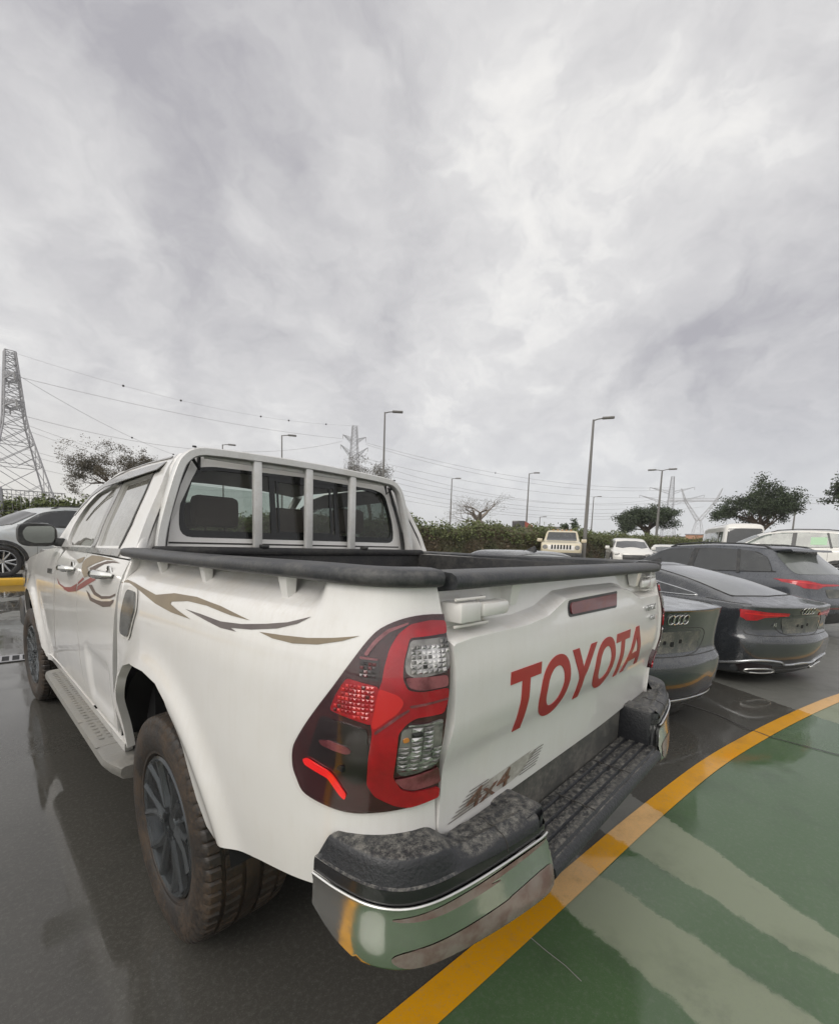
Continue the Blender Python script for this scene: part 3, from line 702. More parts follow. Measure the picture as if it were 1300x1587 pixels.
line_set('upper group of cables sloping down to the right behind the lamp posts', [(pt(39.8,12.0,150),pt(76,6.9,232),4.5),(pt(39.8,11.8,151),pt(76,6.7,233),5.5),(pt(39.5,10.2,150),pt(76,5.9,234),4.5),(pt(39.5,9.9,150),pt(74,5.6,234),6.5)], .045, [(0,.35)])
line_set('lower group of cables low over the hedge', [(pt(39,9.0,150),pt(79,5.8,225),7),(pt(39,8.4,151),pt(79,5.5,225),7.5),(pt(38,7.7,152),pt(79,4.8,225),6.5),(pt(38,7.2,152),pt(77,4.5,225),6.5),(pt(38,6.3,152),pt(77,3.9,225),5)], .045)
line_set('short cables running right from the Y-shaped pylon behind the big tree', [(pt(82.5,6.3,200),pt(97,5.5,160),2),(pt(80.5,5.9,212),pt(97,4.9,160),2)], .04)
# red load and small far things over the hedge
x, y, _ = at(59.9,48); rl = thing('lorry', 'rusty red lorry body showing above the hedge beside a lamp post', 'lorry', (x,y,0), R(-60))
mb = MB(); mb.rbox(-1.1,.2,-.9,.9,1.2,3.95,.08); mb.build('cab', 'lamp_smoke', rl); mb = MB(); mb.add([(.2,-.9,1.2),(1.4,-.9,1.2),(1.4,.9,1.2),(.2,.9,1.2),(.2,-.9,3.9),(1.0,-.9,3.5),(1.0,.9,3.5),(.2,.9,3.9)], [[0,1,5,4],[1,2,6,5],[2,3,7,6],[3,0,4,7],[4,5,6,7],[3,2,1,0]]); mb.build('load', 'rust_red', rl)
mb = MB(); mb.box(-1.1,1.4,-.8,.8,.5,1.2)
for q in (-.7, .9):
    for s_ in (-1,1): mb.lathe([(-.15,.001),(-.15,.5),(.15,.5),(.15,.001)], 16, 'X', (q,s_*.8,.5))
mb.build('chassis', 'dark_void', rl)
def shed(az, d, w, h, label, m, nm='site_cabin', cat='cabin'):
    T = thing(nm, label, cat, at(az, d), R(-az)); mb = MB(); mb.rbox(-w/2,w/2,-1.2,1.2,0,h,.04); b_ = mb.build('wall', m, T); mb = MB(); mb.rbox(-w/2-.1,w/2+.1,-1.3,1.3,h,h+.12,.02); mb.build('roof', 'steel_pale', T)
    mb = MB()
    for k in range(int(w)): mb.box(-w/2+.3+k,-w/2+.9+k,-1.215,-1.205,h-1.3,h-.6)
    mb.build('window', 'dark_glass', T)
shed(63.3,62,2.6,3.9,'low pale cabin roof just above the hedge left of the beige off-roader','concrete')
shed(79.1,75,3.8,3.7,'orange cabin with barriers below the Y-shaped pylon','rust_orange')
shed(71.0,70,5,3.2,'low pale sandy block behind the hedge left of the umbrella tree','sand')
shed(76.8,80,6,3.5,'low pale sandy block behind the hedge right of the umbrella tree','sand')

# ================================================================ THE PICKUP
TR = thing('pickup_truck', 'dusty white double cab pickup truck with red lettering across its tailgate', 'pickup truck')
BOTH = (False, True)
FENDER = [(.135,1.332),(.14,1.20),(.155,1.10),(.150,.95),(.135,.70),(.125,.53),(.135,.52),(.150,.64),(.165,.74),(.20,.845),(.27,.905),(.38,.938),(.55,.950),(.68,.940),(.76,.905),(.815,.835),(.855,.75),(.905,.645),(.955,.582),(1.00,.572),(1.10,.60),(1.25,.635),(1.42,.665),(1.56,.69),(1.66,.72),(1.712,.75),(1.713,.80),(1.703,.90),(1.698,.985),(1.702,1.05),(1.708,1.15),(1.712,1.24),(1.700,1.332)]
LAMP = [(1.7085,1.262),(1.6611,1.2635),(1.6178,1.256),(1.5809,1.2384),(1.5579,1.2145),(1.5324,1.1767),(1.4959,1.1211),(1.4535,1.0639),(1.407,.9993),(1.3888,.9645),(1.3876,.9272),(1.3992,.9019),(1.415,.8794),(1.4468,.8697),(1.495,.8634),(1.5378,.8634),(1.5898,.871),(1.6384,.8767),(1.6941,.8798),(1.7085,.884),(1.7055,.9347),(1.6945,.9866),(1.6965,1.0304),(1.7005,1.0758),(1.7045,1.1144),(1.7080,1.1618),(1.7090,1.2012),(1.7095,1.2456)]
def shrink(P, d):
    P = [np.array(p) for p in P]; c = sum(P)/len(P); return [tuple(c+(p-c)*(1-d/max(np.linalg.norm(p-c), 1e-6))) for p in P]
LAMP = crom(LAMP[:20], 3, False)+LAMP[20:]
def fend(s, z): return S_bed(min(s, 1.735), z)
# lamp sub shapes given on the same surface (s, z)
LAMPSUBS = [('reflector_frame', [(1.7075, 1.2497), (1.6715, 1.2525), (1.6335, 1.2464), (1.6116, 1.2287), (1.5974, 1.2022), (1.59, 1.1696), (1.5868, 1.1413), (1.5754, 1.1114), (1.5709, 1.0638), (1.5741, 1.0451), (1.567, 0.9928), (1.5623, 0.9312), (1.5767, 0.9074), (1.6153, 0.8862), (1.6417, 0.8794), (1.7075, 0.8844), (1.7075, 0.9076), (1.6467, 0.9126), (1.625, 0.9212), (1.609, 0.9526), (1.6118, 0.995), (1.614, 1.0465), (1.6255, 1.0634), (1.6399, 1.0748), (1.6915, 1.0755), (1.7002, 1.1017), (1.7008, 1.1244), (1.647, 1.123), (1.6267, 1.1278), (1.6185, 1.1492), (1.6204, 1.1788), (1.631, 1.2211), (1.7075, 1.225)], 'lamp_red', 0.0105, 0.006),
  ('side_reflector', [(1.526, 1.1437), (1.5829, 1.1335), (1.5724, 1.0608), (1.5415, 1.0678), (1.4942, 1.0778), (1.5058, 1.1091)], 'lamp_red', 0.0105, 0.006),
  ('upper_window', [(1.6329, 1.2167), (1.7071, 1.2189), (1.7075, 1.1986), (1.706, 1.1647), (1.6983, 1.1533), (1.6388, 1.1482), (1.6239, 1.158), (1.6218, 1.1758)], 'lamp_clear', 0.0085, 0.003),
  ('upper_window_core', [(1.6359, 1.199), (1.6725, 1.2023), (1.6864, 1.198), (1.6792, 1.1621), (1.6389, 1.1557), (1.6295, 1.1696)], 'lamp_silver', 0.0105, 0.003),
  ('window_base', [(1.6217, 1.1506), (1.698, 1.1487), (1.6997, 1.1278), (1.647, 1.1262), (1.628, 1.1323)], 'lamp_pink', 0.0118, 0.003),
  ('lower_window', [(1.6196, 1.0526), (1.6919, 1.0649), (1.691, 1.0308), (1.6933, 0.9788), (1.6823, 0.9623), (1.6246, 0.9522), (1.6148, 0.9643), (1.6136, 0.9986)], 'lamp_clear', 0.0085, 0.003),
  ('window_base', [(1.6114, 0.9466), (1.625, 0.9474), (1.6962, 0.96), (1.7071, 0.9197), (1.6463, 0.9181), (1.6264, 0.9254)], 'lamp_pink', 0.0118, 0.003),
  ('light_guide', [(1.4216, 0.9563), (1.4355, 0.9604), (1.4584, 0.9544), (1.4855, 0.9471), (1.4978, 0.9355), (1.5221, 0.9015), (1.5185, 0.8901), (1.5079, 0.8985), (1.4825, 0.9299), (1.4253, 0.9445)], 'lamp_led', 0.0105, 0.003),
  ('smoked_cover', [(1.4733, 1.0615), (1.5055, 1.0592), (1.5656, 1.0505), (1.567, 0.9928), (1.5591, 0.9344), (1.5344, 0.927), (1.5079, 0.951), (1.4907, 0.9616), (1.4339, 0.9673), (1.4546, 1.0162)], 'lamp_smoke', 0.0088, 0.003),
  ('side_reflector_edge', [(1.583, 1.132), (1.6123, 1.1206), (1.6218, 1.1062), (1.613, 1.0878), (1.5767, 1.0533), (1.5724, 1.0608)], 'lamp_bright', 0.0125, 0.004),
  ('curved_strip', [(1.5541, 1.1891), (1.5704, 1.2154), (1.5935, 1.2372), (1.6304, 1.2501), (1.6303, 1.2465), (1.5967, 1.2314), (1.5753, 1.2098), (1.5604, 1.1867)], 'lamp_pink', 0.0095, 0.003),
  ('upper_reflector', [(1.5479, 1.1811), (1.581, 1.1854), (1.584, 1.1426), (1.5478, 1.1497)], 'lamp_smoke', 0.0088, 0.003),
  ('dusty_reflector', [(1.4691, 1.0116), (1.4948, 1.0168), (1.5291, 1.0111), (1.539, 1.0025), (1.5284, 0.996), (1.5046, 0.9982), (1.4747, 1.0026)], 'lamp_pink', 0.0115, 0.003),
  ('reflector_bar', [(1.6157, 1.0003), (1.6915, 1.0074), (1.6925, 1.002), (1.6159, 0.9952)], 'lamp_silver', 0.0105, 0.003),
  ('reflector_bar', [(1.6166, 0.9818), (1.6912, 0.989), (1.6925, 0.9826), (1.617, 0.9757)], 'lamp_silver', 0.0105, 0.003),
  ('reflector_bar', [(1.6187, 0.9712), (1.6883, 0.9764), (1.6895, 0.9713), (1.6191, 0.9664)], 'lamp_silver', 0.0105, 0.003),
  ('reflector_bar', [(1.6295, 1.0615), (1.6903, 1.0603), (1.6904, 1.057), (1.6296, 1.0583)], 'lamp_silver', 0.0105, 0.003),
  ('amber_bulb', [(1.6209, 1.0349), (1.6301, 1.0384), (1.6317, 1.0306), (1.6219, 1.0282)], 'amber', 0.0112, 0.003),
  ('frame_highlight', [(1.5768, 1.0486), (1.6131, 1.083), (1.6287, 1.0933), (1.6301, 1.0894), (1.6145, 1.0776), (1.5783, 1.043)], 'lamp_pink', 0.0118, 0.003),
  ('frame_highlight', [(1.6299, 1.0995), (1.6994, 1.1058), (1.6995, 1.1019), (1.6308, 1.095)], 'lamp_pink', 0.0118, 0.003),
  ('upper_edge', [(1.5482, 1.1855), (1.5796, 1.1838), (1.5798, 1.1803), (1.5479, 1.1811)], 'lamp_pink', 0.0115, 0.003)]

for mir in BOTH:
    bs = panel('bed_side', S_bed, FENDER, 'white_paint', TR, res=.019, thick=.03, mir=mir, lines=[[(s_, z_+.028*s_/1.3) for s_ in np.linspace(.14,1.46,70)] for z_ in (1.205,1.216,1.228,1.240,1.252,1.262,1.272)]+[[(s_, z_) for z_ in np.linspace(1.24,1.32,6)] for s_ in (1.36,1.38,1.40,1.42,1.44)])
    lamp = panel('tail_light', S_bed, LAMP, 'lamp_base', TR, res=.016, thick=.02, off=.006, mir=mir)
    tag(lamp, 'red and smoked tail light with two clear windows' if not mir else 'far tail light seen edge on')
    for nm, poly, mt, of, th in LAMPSUBS:
        panel(nm, S_bed, rnd(poly, .007, 3), mt, lamp, res=.012, thick=th, off=of, mir=mir, sharp=45)
    rg = random.Random(3)
    def facets(nm, poly, ns, nz, mats, w, off, h):
        s0 = min(q[0] for q in poly); s1 = max(q[0] for q in poly); z0 = min(q[1] for q in poly); z1 = max(q[1] for q in poly); mb = MB()
        for i in range(ns):
            for j in range(nz):
                c = [(s0+(s1-s0)*(i+a)/ns, z0+(z1-z0)*(j+b)/nz) for a, b in ((.06,.08),(.94,.08),(.94,.92),(.06,.92),(.5+rg.uniform(-.2,.2),.5+rg.uniform(-.2,.2)))]
                if inpoly(np.array([q[0] for q in c]), np.array([q[1] for q in c]), poly).sum() < (5 if ns > 6 else 4): continue
                P = []
                for k, (a, b) in enumerate(c):
                    x, y, nx, ny = path_at(a); q = S_bed(a, b); o_ = off+(h if k == 4 else 0); P.append((q[0]+nx*o_, q[1]+ny*o_, q[2]))
                if mir: P = [(2*XC-a, b, d_) for a, b, d_ in P]
                mb.add(P, [[0,1,4],[1,2,4],[2,3,4],[3,0,4]], rg.choices(range(len(mats)), w)[0])
        return mb.build(nm, mats, lamp, 0)
    facets('reflector_facets', LAMPSUBS[2][1], 9, 8, ['lamp_silver','lamp_clear','frit'], (6,3,.2), .0105, .003)
    facets('reflector_facets', LAMPSUBS[5][1], 4, 12, ['lamp_silver','lamp_clear','frit'], (5,4,.3), .0105, .0025)
    facets('reflector_facets', LAMPSUBS[1][1], 12, 10, ['facet_red','lamp_red','facet_dark'], (3,5,.6), .0112, .002)
    facets('reflector_facets', LAMPSUBS[11][1], 5, 6, ['facet_dark','lamp_smoke'], (2,3), .0100, .002)
    panel('lens_cover', S_bed, LAMP, 'lens_cover', lamp, res=.016, thick=0, off=.0135, mir=mir)
    # recess hooks under the rail
    for s0 in (.427, .825, 1.27):
        x, y, nx, ny = path_at(s0); zt = 1.30
        q = S_bed(s0, 1.28); mb = MB()
        V = [(q[0]+nx*.002, q[1]-.022, 1.322), (q[0]+nx*.002, q[1]+.022, 1.322), (q[0]+nx*.030, q[1]+.018, 1.322), (q[0]+nx*.030, q[1]-.018, 1.322), (q[0]+nx*.002, q[1]-.015, 1.262), (q[0]+nx*.002, q[1]+.015, 1.262), (q[0]+nx*.018, q[1]+.012, 1.256), (q[0]+nx*.018, q[1]-.012, 1.256)]
        if mir: V = [(2*XC-a, b, c) for a, b, c in V]
        mb.add(V, [[0,1,2,3],[4,7,6,5],[0,3,7,4],[1,5,6,2],[3,2,6,7],[0,4,5,1]]); mb.build('rope_hook', 'white_paint', TR)
    # plastic rail capping
    SEC = [(.000,-.018),(.011,-.015),(.016,-.009),(.017,.004),(.013,.012),(.004,.0165),(-.030,.019),(-.072,.018),(-.088,.010),(-.092,-.028)]
    fr = []
    for s0 in np.linspace(.105, 1.702, 60):
        x, y, nx, ny = path_at(s0); q = S_bed(max(s0, .2) if s0 < 1.0 else s0, 1.34); wr = sst(1.30, 1.62, s0)
        ins = .050*(1-wr)+.006*wr; ins += .008*sst(.3,.9,s0)*(1-wr); o = (x-nx*ins, y-ny*ins, 1.325+.009*sst(.4,1.5,s0))
        if mir: fr.append(((2*XC-o[0], o[1], o[2]), (-nx, ny, 0), (0,0,1)))
        else: fr.append((o, (nx, ny, 0), (0,0,1)))
    V, F = sweep(fr, SEC); mesh('rail_cap', V, F, 'rail_plastic', TR, 50)
    # inner bed wall + wheel tub
    sx = lambda v: 2*XC-v if mir else v
    mb = MB(); a, b = sorted((sx(-.775), sx(-.74))); mb.rbox(a, b, -.90, .43, .80, 1.325, .01)
    for zz_ in (1.20, 1.08, .96):
        a, b = sorted((sx(-.745), sx(-.728))); mb.rbox(a, b, -.90, .41, zz_-.02, zz_+.02, .008)
    a, b = sorted((sx(-.75), sx(-.52))); mb.rbox(a, b, -.45, .42, .80, 1.0, .04)
    mb.build('bed_liner_wall', 'black_liner', TR)
    # decals on the bed side
    for nm, pl, mt in (('swoosh_decal', [(.135,1.205),(.1968,1.2223),(.3072,1.2194),(.4269,1.2119),(.5686,1.2032),(.7199,1.2237),(.8858,1.2298),(1.0394,1.2231),(1.1928,1.2073),(1.1035,1.2073),(.962,1.2148),(.8347,1.2129),(.7172,1.1982),(.7135,1.1906),(.7767,1.181),(.8859,1.1683),(.7334,1.1681),(.586,1.1762),(.3881,1.2004),(.2431,1.2141),(.18,1.2106)], 'decal_tan'),
                       ('swoosh_decal', [(.8327,1.1904),(.9376,1.1903),(1.0596,1.1871),(1.1611,1.1948),(1.2557,1.208),(1.3307,1.2211),(1.4062,1.2421),(1.3664,1.2233),(1.3005,1.204),(1.2055,1.1883),(1.1171,1.1794),(1.1452,1.1745),(1.0649,1.172),(.9887,1.1777),(.8972,1.1853)], 'decal_grey'),
                       ('swoosh_decal', [(1.2389,1.1881),(1.3244,1.1929),(1.4093,1.2003),(1.4788,1.2105),(1.54,1.2214),(1.5039,1.2082),(1.4421,1.1925),(1.3644,1.1821),(1.2924,1.1813)], 'decal_tan')):
        panel(nm, S_bed, pl, mt, bs, res=.014, thick=0, off=.0012, mir=mir)
for f in (lambda v: v, lambda v: 2*XC-v):
    mb = MB(); a, b = sorted((f(-.735), f(-.672))); mb.rbox(a, b, -1.035, -.97, .78, 1.31, .01); mb.build('tailgate_jamb', 'white_paint', TR)
# fuel flap (left only)
ff = panel('fuel_door', S_bed, rnd([(.268,1.192),(.375,1.192),(.405,1.135),(.325,1.022),(.225,1.022),(.238,1.09)], .025), 'fuel_chrome', TR, res=.016, thick=.01, off=.010)
panel('fuel_door_seam', S_bed, rnd([(.258,1.204),(.383,1.204),(.418,1.137),(.332,1.010),(.212,1.010),(.226,1.09)], .03), 'decal_white', ff, res=.02, thick=.0, off=.004)
# bed floor, front wall
mb = MB(); mb.rbox(-.76, .82, -.96, .45, .78, .83, .01)
for i in range(11): mb.rbox(-.50+i*.105, -.45+i*.105, -1.0, .42, .828, .842, .005)
mb.build('bed_floor', 'black_liner', TR)
mb = MB(); mb.rbox(-.76, .82, .415, .45, .82, 1.335, .01); mb.rbox(-.78, .84, .40, .46, 1.315, 1.352, .012)
for zz_ in (1.22, 1.10, .98): mb.rbox(-.70, .76, .40, .42, zz_-.025, zz_+.02, .008)
mb.build('bed_front_wall', 'black_liner', TR)
mb = MB()
for x in (-.30, .33): mb.rbox(x-.02, x+.02, .395, .43, 1.35, 1.368, .006)
mb.build('liner_clip', 'trim_black', TR)
# ---- tailgate
GATE = [(-.689,1.332),(-.688,1.24),(-.683,1.15),(-.683,1.05),(-.692,.985),(-.685,.90),(-.684,.80),(-.672,.775),(.73,.775),(.742,.80),(.744,.90),(.750,.985),(.742,1.05),(.742,1.15),(.748,1.24),(.748,1.332)]
tg = panel('tailgate', S_gate, GATE, 'white_paint', TR, res=.0145, thick=.04, out=(0,-1,0), lines=[[(x, zch(x)+o) for x in np.linspace(-.68,.74,90)] for o in (-.012,-.004,.002,.0065,.011,.017)])
mb = MB(); mb.rbox(-.68, .74, -1.0, -.955, .79, 1.33, .01); mb.build('tailgate_inner_skin', 'black_liner', tg)
fr = [((x, -1.062+.014*sst(.1,.75,x)+.004, 1.327), (0,-1,0), (0,0,1)) for x in np.linspace(-.680, .742, 30)]
V, F = sweep(fr, [(.008,-.017),(.019,-.014),(.023,-.008),(.023,.004),(.019,.012),(.008,.0175),(-.030,.020),(-.072,.018),(-.080,-.03)]); mesh('tailgate_rail_cap', V, F, 'rail_plastic', tg, 50)
for x in (-.4186, .4994):
    mb = MB(); V = [(x-.03,-1.02,1.318),(x+.03,-1.02,1.318),(x+.024,-1.062,1.318),(x-.024,-1.062,1.318),(x-.018,-1.03,1.262),(x+.018,-1.03,1.262),(x+.014,-1.050,1.258),(x-.014,-1.050,1.258)]
    mb.add(V, [[0,1,2,3],[4,7,6,5],[3,2,6,7],[0,3,7,4],[1,5,6,2]]); mb.build('rope_hook', 'white_paint', tg)
# third brake light in its hump
br = panel('brake_light', S_gate, rnd([(-.152,1.2465),(.215,1.2515),(.200,1.2105),(-.155,1.213)], .012), 'brake_red', tg, res=.02, thick=.012, off=.006, out=(0,-1,0))
panel('brake_light_surround', S_gate, rnd([(-.162,1.2535),(.225,1.258),(.209,1.203),(-.166,1.206)], .014), 'trim_black', br, res=.02, thick=.004, off=.002, out=(0,-1,0))
# red letters
def gl(nm, poly, holes=()):
    return panel(nm, S_gate, poly, 'letter_red', tg, holes=holes, res=.018, thick=.0016, off=.0018, out=(0,-1,0))
def ell(cx, cz, rx, rz, n=32, e=2.0): return [(cx+rx*math.copysign(abs(math.cos(a))**(2/e), math.cos(a)), cz+rz*math.copysign(abs(math.sin(a))**(2/e), math.sin(a))) for a in [2*math.pi*k/n for k in range(n)]]
LT, LB = 1.1105, .9435
gl('letter', [(-.478,LT),(-.332,LT),(-.332,LT-.031),(-.386,LT-.031),(-.386,LB),(-.424,LB),(-.424,LT-.031),(-.478,LT-.031)])
gl('letter', ell(-.237,1.0255,.087,.088,36,2.15), [ell(-.237,1.0255,.050,.057,30,2.1)])
gl('letter', [(-.148,LT),(-.104,LT),(-.060,LT-.066),(-.016,LT),(.028,LT),(-.041,LT-.098),(-.041,LB),(-.079,LB),(-.079,LT-.098)])
gl('letter', ell(.120,1.0255,.087,.088,36,2.15), [ell(.120,1.0255,.050,.057,30,2.1)])
gl('letter', [(.208,LT),(.354,LT),(.354,LT-.031),(.300,LT-.031),(.300,LB),(.262,LB),(.262,LT-.031),(.208,LT-.031)])
gl('letter', [(.425,LT),(.465,LT),(.555,LB),(.513,LB),(.495,LB+.035),(.394,LB+.035),(.377,LB),(.336,LB)], [[(.445,LT-.045),(.483,LB+.064),(.407,LB+.064)]])
# small chrome badge and lettering at the far upper corner
def flat_text(nm, txt, size, org, ux, uz, nrm, m, parent, ext=.0015, shear=0.0, sx=1.0):
    cu = bpy.data.curves.new('t', 'FONT'); cu.body = txt; cu.size = size; cu.extrude = ext; cu.shear = shear; cu.resolution_u = 3
    tmp = bpy.data.objects.new('t', cu); me = bpy.data.meshes.new_from_object(tmp); bpy.data.objects.remove(tmp); bpy.data.curves.remove(cu)
    ux, uz, nrm, org = Vector(ux), Vector(uz), Vector(nrm), Vector(org)
    for v in me.vertices: v.co = org+ux*v.co.x*sx+uz*v.co.y+nrm*v.co.z
    me.materials.clear(); me.name = nm; return link(nm, me, m, parent)
flat_text('badge', 'HILUX', .036, (.545,-1.082,1.158), (1,0,0), (0,0,1), (0,-1,0), 'rim_silver', tg, sx=1.15)
flat_text('badge', 'GLX', .026, (.60,-1.086,1.118), (1,0,0), (0,0,1), (0,-1,0), 'rim_silver', tg, sx=1.1)
# slanted 4x4 sticker
for pl, mt in (([(-.640,.800),(-.560,.842),(-.300,.852),(-.318,.846),(-.270,.846),(-.35,.806),(-.40,.800)], 'sticker_pale'),):
    st = panel('sticker', S_gate, pl, mt, tg, res=.02, thick=0, off=.0010, out=(0,-1,0))
flat_text('sticker_letters', '4x4', .060, (-.600,-1.0655,.803), (1,0,0), (.45,0,1), (0,-1,0), 'decal_rust', st, ext=.0009, sx=2.05)
for k in range(7):
    z0 = .801+k*.0075; x0 = -.655+k*.012
    panel('sticker_stripe', S_gate, [(x0,z0),(x0+.15-.012*k,z0+.0012),(x0+.15-.012*k,z0+.0028),(x0+.004,z0+.002)], 'decal_grey', st, res=.03, thick=0, off=.0018, out=(0,-1,0))
    panel('sticker_stripe', S_gate, [(-.36+k*.012,z0),(-.27+.006*k,z0+.001),(-.272+.006*k,z0+.003),(-.36+k*.012,z0+.0022)], 'decal_grey', st, res=.03, thick=0, off=.0018, out=(0,-1,0))
# latch assemblies
for mir in BOTH:
    f = (lambda v: 2*XC-v) if mir else (lambda v: v); dy = .026 if mir else 0
    mb = MB(); a, b = sorted((f(-.667), f(-.598))); mb.rbox(a, b, -1.085+dy, -1.03, 1.243, 1.284, .005)
    lt = mb.build('latch', 'white_paint', tg)
    mb = MB(); a, b = sorted((f(-.594), f(-.492))); mb.rbox(a, b, -1.088+dy, -1.045, 1.249, 1.281, .009); mb.build('latch_lever', 'white_paint', lt)
    mb = MB()
    for z, e in ((1.291, .575), (1.236, .560)): mb.tube([(f(-.672), -1.072+dy, z), (f(-e), -1.074+dy, z), (f(-e+.006), -1.060+dy, z), (f(-e+.004), -1.050+dy, (z+1.264)/2)], .0032, 6)
    mb.build('latch_wire', 'decal_white', lt)
# ---- step bumper
BP = _dense([(-.886,-.895),(-.884,-.92),(-.876,-.98),(-.858,-1.045),(-.825,-1.092),(-.775,-1.122),(-.70,-1.142),(-.60,-1.158),(-.50,-1.170),(-.445,-1.175),(-.418,-1.170),(-.405,-1.150),(-.398,-1.115),(-.396,-1.06),(-.396,-1.0)], 10)
BS = np.concatenate([[0], np.cumsum(np.linalg.norm(np.diff(BP, axis=0), axis=1))]); BMAX = float(BS[-1])
def bp_at(s):
    g = lambda q: (np.interp(q, BS, BP[:,0]), np.interp(q, BS, BP[:,1]))
    x, y = g(s); x1, y1 = g(s-.012); x2, y2 = g(s+.012); tx, ty = x2-x1, y2-y1; l = math.hypot(tx, ty) or 1; return x, y, ty/l, -tx/l
s_of = lambda x, y: float(BS[int(np.argmin((BP[:,0]-x)**2+(BP[:,1]-y)**2))])
SEND = s_of(-.425, -1.172)
def S_chr(s, z):
    x, y, nx, ny = bp_at(s); u = (.738-z)/.15; e = sst(.15,SEND,s); o = .034*e*min(max(u,0),1)+.007*math.sin(math.pi*min(max(u,0),1))+.005*math.exp(-((u-.05)/.06)**2)-.0022*math.exp(-((u-.40)/.16)**2)
    bot = .028*sst(.612,.570,z); return np.array([x+nx*(o-bot), y+ny*(o-bot), z])
def S_pad(s, q):
    """q: distance up and over the plastic top pad"""
    x, y, nx, ny = bp_at(s); k = sst(.30, .40, s); e = sst(SEND-.01, SEND+.03, s)
    hi = lambda v: float(np.interp(v, [0,.026,.030,.034,.072,.077,.082,.14,.24], [0,.026,.029,.030,.071,.0745,.076,.084,.10])); hi_i = lambda v: float(np.interp(v, [0,.026,.030,.034,.072,.077,.082,.14,.24], [0,.001,.003,.008,.020,.0235,.029,.087,.19]))
    lo = Spl([(0,0),(.018,.018),(.034,.032),(.045,.040),(.058,.044),(.10,.045),(.24,.045)]); lo_i = Spl([(0,0),(.018,.002),(.034,.006),(.045,.014),(.058,.027),(.10,.069),(.24,.20)])
    z = .736+(1-k)*hi(q)+k*lo(q); ins = (1-k)*hi_i(q)+k*lo_i(q); ins *= (1-.0*e)
    if k > .5: z += .0055*max(0, math.sin((ins-.03)*2*math.pi/.036))*sst(.03,.035,ins)*(1-e)
    return np.array([x-nx*(ins-.002), y-ny*(ins-.002), z])
def S_face(s, z):
    x, y, nx, ny = bp_at(s); return np.array([x-nx*.004, y-ny*.004, z])
BU = thing('rear_bumper', 'x', 'x'); del BU['label']; del BU['category']; BU.parent = TR
for mir in BOTH:
    sA = s_of(-.876,-.975)
    panel('chrome_corner', S_chr, [(.012,.728),(.20,.733),(SEND-.05,.736),(SEND-.012,.728),(SEND,.705),(SEND+.006,.66),(SEND+.004,.62),(SEND-.004,.594),(SEND-.10,.592),(.45,.584),(.30,.572),(.18,.585),(.08,.625),(.012,.665)], 'chrome', BU, res=.014, thick=.012, mir=mir, sharp=60, out=(-.7,-1,0))
    panel('pad_band', S_pad, [(.012,0),(SEND+.05,0),(SEND+.05,.015),(.45,.020),(.36,.027),(.012,.029)], 'gloss_black', BU, res=.012, thick=.0, mir=mir, sharp=60, out=(-.5,-1,1))
    panel('painted_reflection', S_chr, crom([(.30,.606),(.225,.612),(.20,.632),(.235,.648),(.34,.652),(.46,.656),(SEND-.14,.660),(SEND-.02,.668),(SEND-.004,.640),(SEND-.02,.606),(SEND-.14,.604),(.42,.603)], 4), 'reflection_tint', BU, res=.014, thick=0, off=.0012, mir=mir, sharp=60, out=(-.7,-1,0))  # reddish reflection bands painted over the chrome as thin tinted panels
    panel('painted_reflection', S_chr, crom([(.20,.708),(.25,.715),(.42,.722),(SEND-.03,.726),(SEND-.03,.717),(SEND-.20,.708),(.45,.702),(.30,.700)], 4), 'reflection_tint', BU, res=.014, thick=0, off=.0012, mir=mir, sharp=60, out=(-.7,-1,0))
    cp = panel('corner_pad', S_pad, [(.012,.0295),(.36,.0275),(.45,.0205),(SEND-.03,.0155),(SEND-.02,.05),(SEND-.02,.125),(.46,.125),(.40,.13),(.36,.105),(.30,.16),(.20,.19),(.10,.165),(.045,.10),(.022,.05)], 'pad_plastic', BU, res=.010, thick=.0, mir=mir, sharp=32, out=(-.5,-1,1), lines=[[(s_, q_) for s_ in np.linspace(.03,.44,60)] for q_ in (.034,.072,.0775,.083)])
    mb = MB(); mb.tube([(2*XC-q_[0] if mir else q_[0], q_[1], q_[2]) for q_ in [S_chr(s_, .733)+np.array([0,-.001,0]) for s_ in np.linspace(.014, SEND-.004, 50)]], .0036, 8); mb.build('chrome_lip', 'chrome', BU, 60)
    panel('inner_end_face', S_face, [(SEND-.02,.775),(SEND-.02,.60),(BMAX,.60),(BMAX,.775)], 'rail_plastic', BU, res=.02, thick=0, mir=mir, out=(1,-.3,0))
    f = (lambda v: 2*XC-v) if mir else (lambda v: v)
    mb = MB(); V = []
    for z in (.60, .725):
        for (x, y) in [(-.86,-.90),(-.85,-1.02),(-.80,-1.09),(-.70,-1.125),(-.43,-1.155),(-.41,-1.0),(-.80,-.88)]: V.append((f(x), y, z))
    a_, b_ = sorted((f(-.69), f(-.400))); mb.rbox(a_, b_, -1.126, -1.0, .60, .7750, .012); a_, b_ = sorted((f(-.490), f(-.398))); mb.rbox(a_, b_, -1.160, -1.0, .61, .7850, .016)
    mb.add(V, [list(range(7)), list(range(7, 14))]+[[i, (i+1) % 7, 7+(i+1) % 7, 7+i] for i in range(7)]); mb.build('bumper_core', 'pad_plastic', BU, 30)
    # seam line across the pad
    mb = MB(); q0 = s_of(-.565,-1.163)
    mb.tube([Vector(f3 if not mir else (2*XC-f3[0], f3[1], f3[2])) for f3 in [tuple(S_pad(q0+.0*k, k)) for k in np.linspace(.01,.12,14)]], .0016, 6); mb.build('pad_seam', 'seam', BU)
